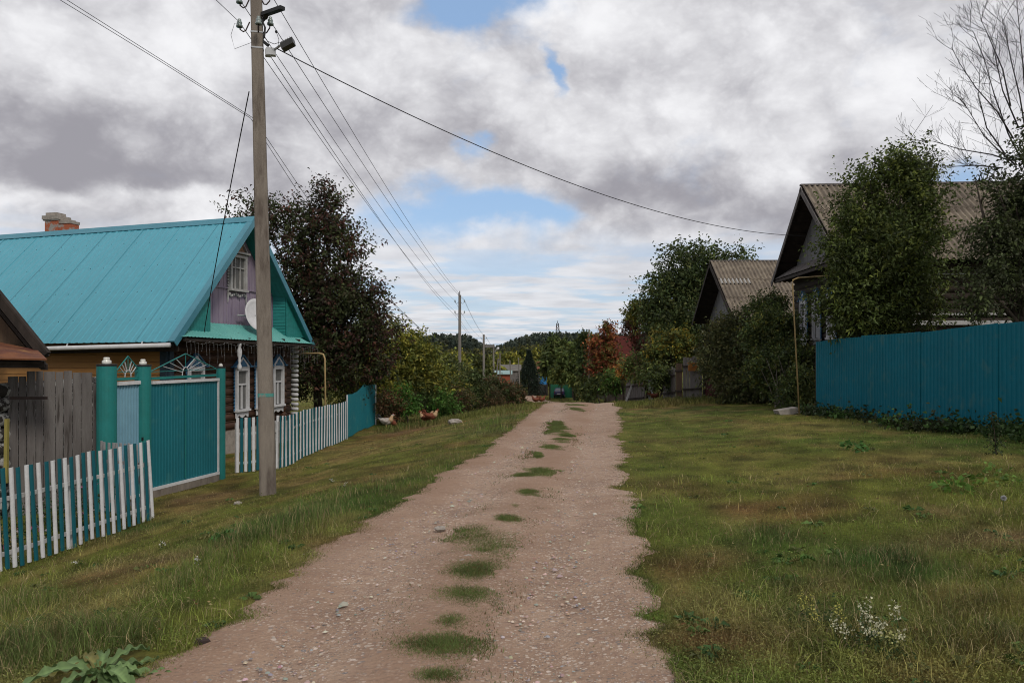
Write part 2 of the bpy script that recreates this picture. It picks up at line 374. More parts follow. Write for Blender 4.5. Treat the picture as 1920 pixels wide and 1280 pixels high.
def axis(lo, hi, st, far, g_):
    a = list(np.arange(lo, hi, st)); s_ = st; v_ = a[-1]
    while v_ < far[1]: s_ *= g_; v_ += s_; a.append(v_)
    s_ = st; v_ = a[0]
    while v_ > far[0]: s_ *= g_; v_ -= s_; a.insert(0, v_)
    return np.array(a)
gx = axis(-8.5, 10.5, .10, (-1500, 1500), 1.09); gy = axis(2.5, 36, .10, (-60, 1750), 1.05)
XX, YY = np.meshgrid(gx, gy); xf, yf = XX.ravel(), YY.ravel()
zf = G(xf, yf); lr = xf-Xc(yf)
zf = zf-np.where((lr > -half_l(yf)+.25) & (lr < half_r(yf)-.25), np.interp(yf, [0,40,120], [.04,.06,.15]), 0)
nx, ny = len(gx), len(gy)
ii, jj = np.meshgrid(np.arange(nx-1), np.arange(ny-1)); a0 = (jj*nx+ii).ravel()
mg = bpy.data.materials.new('turf'); mg.use_nodes = True; t = NT(mg.node_tree); b = t.n['Principled BSDF']
b.inputs['Roughness'].default_value = .95; b.inputs['Specular IOR Level'].default_value = .1
at = t.new('ShaderNodeAttribute', attribute_name='Col').outputs[0]
co = t.new('ShaderNodeTexCoord').outputs['Object']
c_ = t.mix(t.ramp(t.noise(co, 26, 6, .7), .3, .7), t.mix(1, at, (.55,.5,.45), 'MULTIPLY'), t.mix(1, at, (1.1,1.0,.9), 'MULTIPLY'))
c_ = t.mix(t.m('MULTIPLY', t.ramp(t.noise(co, 5, 6, .65), .58, .72), .5), c_, (.11,.07,.048))
t.put(b.inputs['Base Color'], c_)
bn = t.new('ShaderNodeBump'); bn.inputs['Strength'].default_value = .8; bn.inputs['Distance'].default_value = .04
t.put(bn.inputs['Height'], t.noise(co, 22, 6, .7)); t.l.new(bn.outputs[0], b.inputs['Normal'])
grd = npmesh('ground', np.stack([xf, yf, zf], 1), np.stack([a0, a0+1, a0+nx+1, a0+nx], 1), mg, gcol(xf, yf), smooth=True)
tag(grd, 'uneven grassy ground falling away into the valley', 'ground', kind='structure')

# ---------------------------------------------------------------- road
ry_ = axis(2.2, 36, .05, (-40, 190), 1.03)
frac = np.linspace(0, 1, 25)
hl, hr = half_l(ry_), half_r(ry_)
rx_ = Xc(ry_)[:, None]+(-hl[:, None]+(hl+hr)[:, None]*frac[None])
ryy = np.repeat(ry_[:, None], 25, 1)
tr = np.abs(frac-.5)*2
prof = -.055*np.exp(-((tr-.5)/.22)**2)+.010*np.exp(-(tr/.2)**2)
rz_ = G(rx_, ryy)+.012*np.minimum(1, (1-tr)*8)[None]+.002+prof[None]*.8+(fbm(rx_*3, ryy*3, 81, 3)-.5)*.022*np.minimum(1, (1-tr)*5)[None]+np.interp(ryy, [0,40,120], [0,.01,.04])
a0 = (np.arange(len(ry_)-1)[:, None]*25+np.arange(24)[None]).ravel()
mr = bpy.data.materials.new('gravel_dirt'); mr.use_nodes = True; t = NT(mr.node_tree); b = t.n['Principled BSDF']
b.inputs['Roughness'].default_value = .95; b.inputs['Specular IOR Level'].default_value = .15
co = t.new('ShaderNodeTexCoord').outputs['Object']
c_ = t.mix(t.ramp(t.noise(co, 1.1, 5, .6), .35, .65), (.375,.264,.192), (.295,.200,.142))
c_ = t.mix(t.m('MULTIPLY', t.ramp(t.noise(co, 9, 5, .7), .45, .7), .55), c_, (.20,.125,.10))
stony = t.new('ShaderNodeAttribute', attribute_name='Col').outputs['Fac']
c_ = t.mix(t.m('MULTIPLY', t.m('SUBTRACT', 1.0, stony), .8), c_, (.27,.172,.118))
stony = t.m('ADD', .12, t.m('MULTIPLY', stony, .88))
def vor(vec, sc_, feature='F1'):
    n = t.new('ShaderNodeTexVoronoi', feature=feature); t.put(n.inputs['Vector'], vec); n.inputs['Scale'].default_value = sc_
    return n
wv = t.vm('ADD', co, t.vm('SCALE', t.new('ShaderNodeTexNoise').outputs[1]))
for scl, thr, cA, cB, amt in [(8.5, .13, (.50,.41,.34), (.30,.26,.23), .8), (34, .30, (.53,.44,.37), (.18,.165,.155), .85), (15, .17, (.60,.50,.43), (.20,.185,.18), .95), (70, .30, (.50,.42,.36), (.15,.125,.11), .75)]:
    n = vor(co, scl)
    sp = t.new('ShaderNodeSeparateColor'); t.l.new(n.outputs['Color'], sp.inputs[0])
    stone = t.m('MULTIPLY', t.m('MULTIPLY', stony, t.m('LESS_THAN', n.outputs['Distance'], t.m('MULTIPLY', sp.outputs[0], thr*1.6))), t.ramp(t.noise(co, 1.6+scl*.02, 5, .7), .36, .54))
    c_ = t.mix(t.m('MULTIPLY', stone, amt), c_, t.mix(t.m('GREATER_THAN', sp.outputs[1], .62), cA, cB))
t.put(b.inputs['Base Color'], c_)
bn = t.new('ShaderNodeBump'); bn.inputs['Strength'].default_value = .9; bn.inputs['Distance'].default_value = .02
hgt = t.m('ADD', t.noise(co, 30, 6, .7), t.m('MULTIPLY', vor(co, 34).outputs['Distance'], -.5)); t.put(bn.inputs['Height'], hgt); t.l.new(bn.outputs[0], b.inputs['Normal'])
rd = npmesh('road', np.stack([rx_, ryy, rz_], 2).reshape(-1, 3), np.stack([a0, a0+1, a0+26, a0+25], 1), mr, smooth=True, col=np.repeat(np.clip(np.interp(frac, [0,.06,.16,.24,.38,.45,.53,.60,.68,.74,.95,1], [.15,.15,.35,1,.95,.35,.25,.15,.35,.9,1,.7])[None]*np.ones((len(ry_),1))*1.0+(fbm(rx_*1.8, ryy*.8, 83, 4)-.5)*1.5, 0, 1).reshape(-1,1), 3, 1))
tag(rd, 'pinkish brown stony dirt road with two wheel tracks', 'road', kind='structure')
# loose stones on the road
def scatter_Y(n, y0, y1, pw=2):
    if pw == 2: return 1/R.uniform(1/y1, 1/y0, n)
    return np.exp(R.uniform(math.log(y0), math.log(y1), n))
n = 9000
sy = scatter_Y(n, 3.2, 32, 1); sl = R.uniform(-1, 1, n); sxx = Xc(sy)+np.where(sl < 0, sl*half_l(sy)*1.05, sl*half_r(sy)*1.08)
k = (vnoise(sxx*2.5, sy*2.5, 5)+R.uniform(-.3, .3, n)) > .42; sxx, sy = sxx[k], sy[k]
ey = scatter_Y(2600, 3.2, 30, 1); ex = Xc(ey)+np.where(R.random(2600) < .72, half_r(ey)-np.abs(R.normal(size=2600))*.16+.05, -half_l(ey)+np.abs(R.normal(size=2600))*.14-.05); k = fbm(ex*2, ey*2, 6, 3) > .47
sxx, sy = np.concatenate([sxx, ex[k]]), np.concatenate([sy, ey[k]]); n = len(sy)
sr = .004+.010*R.random(n)**2.2+(R.random(n) > .988)*.016
octv = np.array([(1,0,0),(.5,.87,0),(-.5,.87,0),(-1,0,0),(-.5,-.87,0),(.5,-.87,0),(.35,.3,1),(-.45,.25,.9),(0,-.5,.95)], float)
octf = np.array([(0,1,6),(1,2,6),(2,7,6),(2,3,7),(3,4,7),(4,8,7),(4,5,8),(5,0,8),(0,6,8),(6,7,8)])
V = octv[None]*(1+R.uniform(-.25, .25, (n, 9, 1)))
an = R.uniform(0, 6.28, n); ca, sa = np.cos(an), np.sin(an)
V[..., 0] *= 1.35; xr = V[..., 0]*ca[:, None]-V[..., 1]*sa[:, None]; yr = V[..., 0]*sa[:, None]+V[..., 1]*ca[:, None]
V = np.stack([xr, yr, V[..., 2]*.6], 2)*sr[:, None, None]+np.stack([sxx, sy, G(sxx, sy)-.012], 1)[:, None]
V[..., 2] += .002
F = (octf[None]+np.arange(n)[:, None, None]*9).reshape(-1, 3)
pal = np.array([(.50,.42,.36),(.40,.31,.26),(.30,.28,.27),(.20,.19,.185),(.33,.23,.19)])
col = np.repeat(jit(pal[R.integers(0, 5, n)], .15), 9, 0)
M['pebble'] = leafmat('pebble', 0, .9)
o = npmesh('gravel', V.reshape(-1, 3), F, M['pebble'], col); tag(o, 'loose pale and grey pebbles lying on the dirt road', 'gravel', kind='stuff')

# ---------------------------------------------------------------- foliage builders
def leaves(P_, D, size, col, width=.5, droop=.3):
    """one diamond leaf at every point P_ pointing along D"""
    n = len(P_); D = D/np.maximum(np.linalg.norm(D, axis=1, keepdims=True), 1e-6)
    r = R.normal(size=(n, 3)); S = np.cross(D, r); S /= np.maximum(np.linalg.norm(S, axis=1, keepdims=True), 1e-6)
    N_ = np.cross(D, S); s = size[:, None]
    b_ = P_; tip = P_+D*s-np.array([0, 0, 1])*s*droop; mid = P_+D*s*.45
    l_ = mid+S*s*width*.5+N_*s*.12; r_ = mid-S*s*width*.5+N_*s*.12
    V = np.stack([b_, l_, tip, r_], 1).reshape(-1, 3)
    return V, np.arange(n*4).reshape(-1, 4), np.repeat(col, 4, 0)
def crown(blobs, n_shoots, per, leaf, pal, up=.5, shoot=.6, seed=0, spread=.08, tipcol=None):
    """blobs: (cx,cy,cz,rx,ry,rz). Shoots start inside the blobs, run outward and up, leaves sit along them"""
    bl = np.array(blobs, float); vol = bl[:, 3]*bl[:, 5]*np.sqrt(bl[:, 4]); pk = R.choice(len(bl), n_shoots, p=vol/vol.sum()); B = bl[pk]
    n_shoots = n_shoots
    d = R.normal(size=(n_shoots, 3)); d /= np.linalg.norm(d, axis=1, keepdims=True)
    rad = R.random(n_shoots)**.42
    nc = max(4, n_shoots//13); cpk = R.choice(len(bl), nc, p=vol/vol.sum()); cd_ = R.normal(size=(nc, 3)); cd_ /= np.linalg.norm(cd_, axis=1, keepdims=True)
    cen = bl[cpk, :3]+cd_*bl[cpk, 3:]*(R.random(nc)**.38)[:, None]*.92; ck = R.integers(0, nc, n_shoots)
    o_ = cen[ck]+R.normal(size=(n_shoots, 3))*shoot*np.array([.30, .30, .24]); d = .6*cd_[ck]+.5*d; d /= np.linalg.norm(d, axis=1, keepdims=True)
    dirn = d*.8+np.array([0, 0, up])+R.normal(size=(n_shoots, 3))*.35; dirn /= np.linalg.norm(dirn, axis=1, keepdims=True)
    ln = shoot*(.35+1.0*R.random(n_shoots)**1.5)
    tt = np.linspace(.0, 1, per)[None]*np.ones((n_shoots, 1))+R.uniform(-.05, .05, (n_shoots, per))
    pts = o_[:, None]+dirn[:, None]*(ln[:, None]*tt)[..., None]
    pts[..., 2] -= (ln[:, None]*tt**2*.18)
    pts = pts+R.normal(size=pts.shape)*spread*shoot
    ld = R.normal(size=pts.shape)+dirn[:, None]*.9+np.array([0, 0, -.15])
    pal = np.array(pal, float)*1.22; ci = R.integers(0, len(pal), n_shoots)
    cc = pal[ci]*(R.uniform(.72, 1.28, (n_shoots, 1)))*R.uniform(.62, 1.42, (nc, 1))[ck]
    col = cc[:, None]*R.uniform(.75, 1.3, (n_shoots, per, 1))
    sz = leaf*1.38*R.uniform(.6, 1.25, n_shoots*per)
    V, F, Cc = leaves(pts.reshape(-1, 3), ld.reshape(-1, 3), sz, col.reshape(-1, 3))
    return V, F, Cc
def cat(parts):
    Vs, Fs, Cs = [], [], []; o = 0
    for V, F, Cc in parts: Vs.append(V); Fs.append(F+o); Cs.append(Cc); o += len(V)
    return np.vstack(Vs), np.vstack(Fs), np.vstack(Cs)
def pb(px, py, Y, rpx, rpy, dep=None):
    p = P(px, py, Y); rx = rpx/FPX*Y
    return (p.x, p.y, p.z, rx, dep if dep else rx*.8, rpy/FPX*Y)
def trunk(base, blobs, r0, mat_, parent, seed, nb=9, name='trunk', sub=2):
    rr = random.Random(seed); mb = MB(); base = Vector(base)
    bl = [Vector(b[:3]) for b in blobs]
    top = max(bl, key=lambda q: q.z); cx = sum((q for q in bl), Vector())/len(bl)
    fork = base.lerp(cx, .45); fork.z = base.z+(cx.z-base.z)*.45
    mb.tube([base-Vector((0,0,.2)), base.lerp(fork, .5)+Vector((rr.uniform(-.08,.08), 0, 0)), fork], [r0*1.2, r0*.9, r0*.75], 8)
    for i in range(nb):
        b = blobs[i % len(blobs)]; c = Vector(b[:3])
        tip = c+Vector((rr.uniform(-.8,.8)*b[3], rr.uniform(-.7,.7)*b[4], rr.uniform(-.1,.85)*b[5]))
        st_ = base.lerp(fork, rr.uniform(.6, 1)); mid = st_.lerp(tip, .5)+Vector((rr.uniform(-.2,.2), rr.uniform(-.2,.2), rr.uniform(.0,.3)))
        mb.tube([st_, mid, tip], [r0*.45, r0*.28, r0*.06], 5)
        for _ in range(sub):
            q = mid.lerp(tip, rr.uniform(0, .8)); e = q+Vector((rr.uniform(-.5,.5)*b[3], rr.uniform(-.4,.4)*b[4], rr.uniform(.1,.7)*b[5]))
            mb.tube([q, q.lerp(e, .5)+Vector((0,0,.05)), e], [r0*.16, r0*.1, r0*.03], 4)
    return build(name, mb, mat_, parent, smooth=True)
def tree(name, label, cat_, base, blobs, shoots, per, leaf, pal, r0=.1, up=.5, shoot=.6, group=None, seed=1, bark='bark', nb=9, spread=.08):
    base = Vector(base); th = thing(name, label, cat_, base, group)
    trunk(base, blobs, r0, M[bark], th, seed, nb, 'trunk' if cat_ == 'tree' else 'stem')
    V, F, Cc = crown(blobs, shoots, per, leaf, pal, up, shoot, seed, spread)
    npmesh('crown', V, F, M['leaf'], Cc, parent=th)
    return th
# ---------------------------------------------------------------- building helpers
def corr(mb, fb, ft, L, period, amp, nrm, kind='trap', a0=0.0, th=.006):
    """corrugated sheet between lower curve fb(a) and upper curve ft(a); a runs 0..L"""
    nrm = Vector(nrm).normalized(); st_ = []
    n = int(round(L/period))
    if kind == 'trap':
        for i in range(n):
            s_ = i*period
            for q, h in ((0, 0), (.55, 0), (.65, 1), (.9, 1)): st_.append((s_+q*period, h*amp))
        st_.append((L, 0))
    else:
        for i in range(n*8+1): st_.append((i*L/(n*8), amp*.5*(1+math.sin(2*math.pi*i/8))))
    rows = [(Vector(fb(a0+a))+nrm*h, Vector(ft(a0+a))+nrm*h) for a, h in st_]
    o = len(mb.v)
    for p, q in rows: mb.v += [tuple(p), tuple(q), tuple(p-nrm*th), tuple(q-nrm*th)]
    for i in range(len(rows)-1):
        k = o+i*4
        mb.f += [(k, k+4, k+5, k+1), (k+2, k+3, k+7, k+6), (k, k+2, k+6, k+4), (k+1, k+5, k+7, k+3)]
    return mb
class Fr:
    """building frame: s along the front wall, d outwards from it, z up"""
    def __init__(f, x, y, tx, ty, side):
        l = math.hypot(tx, ty); f.t = Vector((tx/l, ty/l, 0)); f.n = Vector((f.t.y, -f.t.x, 0))*side; f.o = Vector((x, y, 0))
    def __call__(f, s, d, z): return f.o+f.t*s+f.n*d+Vector((0, 0, z+E))
def cyl_wall(mb, fr, s0, s1, d, z0, z1, r, axis='s', over=.0, seg=7):
    """stack of horizontal logs"""
    n = max(1, int(round((z1-z0)/(2*r)))); h = (z1-z0)/n
    for i in range(n):
        z = z0+h*(i+.5)
        if axis == 's': a, b = fr(s0-over, d, z), fr(s1+over, d, z)
        else: a, b = fr(d, s0-over, z), fr(d, s1+over, z)
        mb.tube([a, b], h*.54, 10)
    return mb
def old_window(fr, s, z0, z1, w_, parent, d=0.0, ornate=True, bars='cross', frame='white', trim='blue', backfill='curtain'):
    """carved village window: casing, gable head, sashes, panes"""
    hw = w_/2; n = fr.n; t_ = fr.t
    f = MB()
    f.box(fr(s-hw+.032, d+.05, (z0+z1)/2), t_*.032, n*.045, (0,0,(z1-z0)/2)); f.box(fr(s+hw-.032, d+.05, (z0+z1)/2), t_*.032, n*.045, (0,0,(z1-z0)/2))
    f.box(fr(s, d+.05, z1-.04), t_*(hw-.066), n*.04, (0,0,.04)); f.box(fr(s, d+.06, z0+.03), t_*(hw+.03), n*.065, (0,0,.03))
    zc = z0+(z1-z0)*.62
    if bars == 'cross':
        f.box(fr(s, d+.035, zc), t_*(hw-.092), n*.02, (0,0,.022)); f.box(fr(s, d+.033, (z0+.06+zc)/2), t_*.02, n*.018, (0,0,(zc-z0)/2-.045))
    else:
        for k in (-1, 1): f.box(fr(s+k*hw*.3, d+.033, (z0+z1)/2), t_*.013, n*.018, (0,0,(z1-z0)/2-.075))
        f.box(fr(s, d+.036, z0+(z1-z0)*.64), t_*(hw-.092), n*.02, (0,0,.016))
    fo = build('window', f, M[frame], parent)
    p = MB(); p.box(fr(s, d+.0, (z0+z1)/2), t_*(hw-.062), n*.012, (0,0,(z1-z0)/2-.07)); build('pane', p, M[backfill], fo)
    if ornate:
        h = MB(); zt = z1+.003
        h.prism([fr(s-hw-.02, d+.02, zt), fr(s+hw+.02, d+.02, zt), fr(s+hw+.02, d+.02, zt+.05), fr(s, d+.02, zt+.30), fr(s-hw-.02, d+.02, zt+.05)], n*.06)
        ho = build('window_head', h, M[frame], fo)
        b = MB(); b.prism([fr(s-hw+.1, d+.083, zt+.03), fr(s+hw-.1, d+.083, zt+.03), fr(s+hw-.13, d+.083, zt+.08), fr(s, d+.083, zt+.22), fr(s-hw+.13, d+.083, zt+.08)], n*.012)
        for k in (-1, 1):
            b.bar(fr(s+k*(hw+.09), d+.06, zt+.04), fr(s, d+.06, zt+.35), .10, .02)
            b.box(fr(s+k*(hw+.10), d+.06, zt+.03), t_*.07, n*.06, (0,0,.02))
            nz = int((z1-z0)/.09)
            for j in range(nz):   # carved edge: little scallops down each side
                zz = z0+.06+j*.09; b.ell(fr(s+k*(hw+.045), d+.03, zz), (.022, .026, .032), 6, 4)
            b.box(fr(s+k*(hw+.02), d+.02, (z0+z1)/2), t_*.010, n*.015, (0,0,(z1-z0)/2-.02))
        build('window_trim', b, M[trim], fo)
        a = MB()
        pts = [(-hw, 0), (hw, 0)]
        for j in range(9):
            q = hw-j*2*hw/8; pts.append((q, -.10-.07*abs(math.cos(j*math.pi/4))))
        a.prism([fr(s+q, d+.03, z0-.002+h_) for q, h_ in pts], n*.03); build('apron', a, M[frame], fo)
    return fo

# ================================================================ teal-roofed log house (left)
H = Fr(-8.07, 18.4, .2191, .9757, 1)
hb = H(2.9, 0, 0); hb.z = gz(hb.x, hb.y)
house = thing('log_house', 'brown log house with steep teal metal roof and lilac gable', 'house', hb)
SW = 5.95; zfl = -2.15
ap = (2.82, 3.53); ev0, ev1 = (-.60, .17), (6.22, .12)
mb = MB(); mb.box(H(SW/2, -5.5, -2.65), H.t*(SW/2), H.n*5.5, (0,0,.5)); build('foundation', mb, M['stone'], house)
mb = cyl_wall(MB(), H, .12, SW-.12, -.10, zfl, .35, .11); 
build('wall', mb, M['log'], house, smooth=True, label='brown log front wall')
# backing core so that no light passes between the logs
mb = MB(); mb.box(H(SW/2, -5.6, -.95), H.t*(SW/2-.05), H.n*5.4, (0,0,1.18)); build('wall_core', mb, M['log'], house)
# ochre siding on the side wall facing the garden
mb = MB(); zz = -2.15; i = 0
while zz < .05:
    p = [H(-.03, -.02, zz), H(-.03, -11, zz), H(-.06, -11, zz+.012), H(-.06, -.02, zz+.012)]
    mb.hexa([H(.04, -11, zz), H(.04, -.17, zz), H(-.045, -.17, zz), H(-.045, -11, zz), H(.04, -11, zz+.148), H(.04, -.17, zz+.148), H(-.03, -.17, zz+.148), H(-.03, -11, zz+.148)]); zz += .155
build('siding', mb, M['yellow_wall'], house)
mb = MB(); mb.box(H(-.05, -.08, -.98), H.t*.03, H.n*.085, (0,0,1.16)); mb.box(H(.06, .03, -.98), H.t*.08, H.n*.03, (0,0,1.16)); build('corner_board', mb, mat('dull_navy_paint', (.035,.06,.085), (.03,.045,.06), 6), house)
# log ends at the far corner, painted white, and brown ones beside the windows
mb = MB(); n = 15
for i in range(n):
    z = -2.05+i*2.2/n; c = H(SW+.02, .12, z+.07)
    mb.tube([c-H.n*.17, c+H.n*.02, c+H.n*.05], [.056, .056, .035], 10)
build('log_ends', mb, M['white'], house, smooth=True, label='white painted log ends at the far corner')
mb = MB()
for i in range(12):
    z = -2.05+i*.2; c = H(5.30, .03, z+.09)
    mb.tube([c-H.n*.1, c+H.n*.05, c+H.n*.09], [.098, .096, .07], 12)
build('inner_log_ends', mb, M['log'], house, smooth=True)
mb = MB()
for i in range(12):     # pale caulk lines between logs
    z = -2.15+i*(2.5/11)
    mb.tube([H(.3+k*.55, -.005, z+.004*math.sin(k*2.1)) for k in range(11)], .012, 4)
build('caulking', mb, M['brown_wood'], house)
# gable wall (lilac boards) with board joints
gm = MB(); z0g = .60
def slope_z(s):   # underside of the roof
    return (ev0[1]+(s-ev0[0])*(ap[1]-ev0[1])/(ap[0]-ev0[0])) if s < ap[0] else (ev1[1]+(ev1[0]-s)*(ap[1]-ev1[1])/(ev1[0]-ap[0]))
s_ = .25; rg = random.Random(3)
while s_ < 5.6:
    w_ = .125; e_ = min(s_+w_, 5.6); off = rg.uniform(0, .012)
    za, zb = slope_z(s_)-.10, slope_z(e_)-.10
    if min(za, zb) > z0g: gm.hexa([H(s_+.003, -.06, z0g), H(e_-.003, -.06, z0g), H(e_-.003, off, z0g), H(s_+.003, off, z0g), H(s_+.003, -.06, za), H(e_-.003, -.06, zb), H(e_-.003, off, zb), H(s_+.003, off, za)])
    s_ += w_
gab = build('gable', gm, M['lilac'], house)
mb = MB()
for k in range(38):   # saw-tooth lower edge
    s = .3+k*.14; mb.prism([H(s, .0, .62), H(s+.11, .0, .62), H(s+.055, .0, .54)], H.n*.02)
mb.bar(H(.9, .035, 1.62), H(4.7, .035, 1.62), .03, .02)
for k in range(7):     # diagonal boards beside the gable window
    mb.bar(H(.95+k*.17, .03, 1.66), H(1.5+k*.17, .03, min(2.6, slope_z(1.5+k*.17)-.15)), .014, .014)
build('gable_moulding', mb, M['lilac'], gab)
gw = old_window(H, 2.82, 1.56, 2.55, .78, house, d=.02, ornate=False, bars='six', frame='whitegrey')
mb = MB(); mb.prism([H(2.38, .03, 2.57), H(3.26, .03, 2.57), H(2.82, .03, 3.02)], H.n*.03); build('gable_head', mb, mat('bare_orange_wood', (.36,.21,.13), (.28,.17,.11), 5), gw)
mb = MB()
for k in (-1, 1):
    mb.bar(H(2.82+k*.50, .07, 2.56), H(2.82, .07, 3.10), .07, .03)
    for j in range(14): mb.ell(H(2.82+k*.42, .04, 1.55+j*.075), (.028, .028, .03), 6, 4)
    mb.prism([H(2.82+k*.40, .03, 1.52), H(2.82+k*.46, .03, 1.52), H(2.82+k*.44, .03, 1.25)], H.n*.03)
mb.box(H(2.82, .10, 2.60), H.t*.46, H.n*.07, (0,0,.025))
for j in range(9): mb.ell(H(2.44+j*.095, .04, 1.47-.03*math.sin(j*1.57)), (.055, .03, .045), 6, 4)
build('lace_trim', mb, M['whitegrey'], gw)
# boxed wings either side of the gable
D = .45
def wing(sa, sb, inner):
    mb = MB(); nb = 13
    lo = .36
    ss = np.linspace(sa, sb, 14)
    for k in range(13):
        a, b = ss[k], ss[k+1]; za, zb = slope_z(a)-.07, slope_z(b)-.07
        if inner == 'right': lim = lambda s: 2.0 - .0*s
        if max(za, zb) < lo+.03: continue
        za, zb = max(za, lo+.01), max(zb, lo+.01)
        mb.hexa([H(a+.003, D-.03, lo), H(b-.003, D-.03, lo), H(b-.003, D, lo), H(a+.003, D, lo), H(a+.003, D-.03, za), H(b-.003, D-.03, zb), H(b-.003, D, zb), H(a+.003, D, za)])
    return mb
w1 = wing(-.5, 1.0, 'right'); build('gable_wing', w1, M['teal_board'], house)
w2 = wing(4.75, 6.1, 'left'); build('gable_wing', w2, M['teal_board'], house)
mb = MB(); zz = .42
while zz < slope_z(4.74)-.12:
    mb.hexa([H(4.72, .02, zz), H(4.745, .02, zz), H(4.745, D-.035, zz), H(4.72, D-.035, zz), H(4.73, .02, zz+.088), H(4.745, .02, zz+.088), H(4.745, D-.035, zz+.088), H(4.73, D-.035, zz+.088)]); zz += .092
build('wing_return', mb, M['teal_board'], house)
mb = MB(); zz = .42
while zz < slope_z(1.0)-.12:
    mb.hexa([H(1.003, .02, zz), H(1.028, .02, zz), H(1.028, D-.035, zz), H(1.003, D-.035, zz), H(1.003, .02, zz+.088), H(1.02, .02, zz+.088), H(1.02, D-.035, zz+.088), H(1.003, D-.035, zz+.088)]); zz += .092
build('wing_return', mb, M['teal_board'], house)
# roof
roof_mb = MB(); BACK = -12.0; FR_ = .58
def rp(side, f, d):   # point on a roof slope, f 0 at ridge .. 1 at eave
    e = ev0 if side == 0 else ev1
    sag = .012*d+.022*d*(1-f) if d < 0 else 0
    return H(ap[0]+(e[0]-ap[0])*f, d, ap[1]+(e[1]-ap[1])*f+sag*.9)
Ld = FR_-BACK
for side in (0, 1):
    nn = (rp(side, 1, 0)-rp(side, 0, 0)).cross(H.n); nn = nn if nn.z > 0 else -nn
    corr(roof_mb, lambda a: rp(side, 1, FR_-a), lambda a: rp(side, .0, FR_-a), Ld, .20, .010, nn, 'trap')
roof = build('roof', roof_mb, M['roof_teal'], house)
mb = MB()
for side in (0, 1):
    nn = (rp(side, 1, 0)-rp(side, 0, 0)).cross(H.n).normalized(); nn = nn if nn.z > 0 else -nn
    a, b = rp(side, 0, FR_+.02)+nn*.024, rp(side, 0, BACK)+nn*.024
    c, d_ = rp(side, .045, BACK)+nn*.024, rp(side, .045, FR_+.02)+nn*.024
    mb.hexa([d_, c, b, a, d_+nn*.012, c+nn*.012, b+nn*.03, a+nn*.03])
build('ridge_cap', mb, M['teal_flash'], roof)
mb = MB()
for side in (0, 1):
    nn = (rp(side, 1, 0)-rp(side, 0, 0)).cross(H.n).normalized(); nn = nn if nn.z > 0 else -nn
    a, b = rp(side, 0, FR_), rp(side, 1.0, FR_)
    mb.hexa([b-nn*.13, a-nn*.13, a+H.n*.025-nn*.13, b+H.n*.025-nn*.13, b+nn*.03, a+nn*.03, a+H.n*.025+nn*.03, b+H.n*.025+nn*.03])
    c, d_ = rp(side, 0, FR_-.14)+nn*.022, rp(side, 1.0, FR_-.14)+nn*.022
    mb.hexa([d_, c, a+nn*.022, b+nn*.022, d_+nn*.008, c+nn*.008, a+nn*.031, b+nn*.031])
build('verge_board', mb, M['teal_flash'], roof)
mb = MB()   # soffit boards
for side in (0, 1):
    nn = (rp(side, 1, 0)-rp(side, 0, 0)).cross(H.n).normalized(); nn = nn if nn.z > 0 else -nn
    for k in range(4):
        d0, d1 = .02+k*.135, .02+k*.135+.128
        a, b = rp(side, .02, d0)-nn*.05, rp(side, .98, d0)-nn*.05; c, e = rp(side, .98, d1)-nn*.05, rp(side, .02, d1)-nn*.05
        mb.hexa([a-nn*.02, b-nn*.02, c-nn*.02, e-nn*.02, a, b, c, e])
build('soffit', mb, M['teal_board'], roof)
mb = MB(); rs = random.Random(4)
nn = (rp(0, 1, 0)-rp(0, 0, 0)).cross(H.n).normalized(); nn = nn if nn.z > 0 else -nn
for f in (.18, .40, .62, .84):
    for k in range(30): mb.ell(rp(0, f+rs.uniform(-.004, .004), FR_-.35-k*.4)+nn*.006, (.014, .014, .014), 6, 3)
build('roof_screws', mb, M['black'], roof)
mb = MB()
for k in range(11):
    d = FR_-1.0-k*1.15; mb.bar(rp(0, .05, d)+nn*.014, rp(0, .995, d)+nn*.012, .012, .004, tuple(nn))
build('sheet_laps', mb, M['roof_teal'], roof)
# chimney
mb = MB(); cc = H(ap[0]+.35, -6.0, 0); cz = E+3.1
cz -= .32; mb.box((cc.x, cc.y, cz+.35), H.n*.22, H.t*.22, (0,0,.62))
ch = build('chimney', mb, mat('flaking_whitewashed_brick', (.36,.34,.31), (.28,.26,.24), 9, .9, .5, 30, third=((.34,.10,.05),3.2,.42,.50)), roof)
mb = MB(); mb.box((cc.x-.02, cc.y, cz+1.02), H.n*.265, H.t*.26, (0,0,.055)); mb.box((cc.x-.02, cc.y, cz+.96), H.n*.245, H.t*.24, (0,0,.03)); mb.box((cc.x-.04, cc.y, cz+1.12), H.n*.19, H.t*.17, (0,0,.05))
c3 = cc+H.n*.40
mb.box((c3.x, c3.y, cz+.88), H.n*.205, H.t*.19, (0,0,.04)); mb.box((c3.x-.03, c3.y, cz+.93), H.n*.15, H.t*.14, (0,0,.03))
build('chimney_cap', mb, M['stone'], ch)
mb = MB(); mb.box((c3.x, c3.y, cz+.26), H.n*.19, H.t*.17, (0,0,.58)); build('flue', mb, ch.data.materials[0], ch)
# gutter
g0, g1 = H(ev0[0]-.06, FR_-.05, .10), H(ev0[0]-.06, BACK, -.20)
mb = MB(); mb.tube([g0, g0.lerp(g1, .5), g1], .052, 10)
gu = build('gutter', mb, M['white'], house, smooth=True)
for k in range(6):
    q = g0.lerp(g1, .06+k*.16); mb = MB(); mb.bar(q, q+Vector((0, 0, .10))+H.t*.06, .02, .02); build('gutter_bracket', mb, M['white'], gu)
mb = MB(); mb.bar(H(-.35, FR_-.05, .02), H(-.35, BACK, -.2), .04, .12); build('fascia', mb, M['dark_wood'], house)
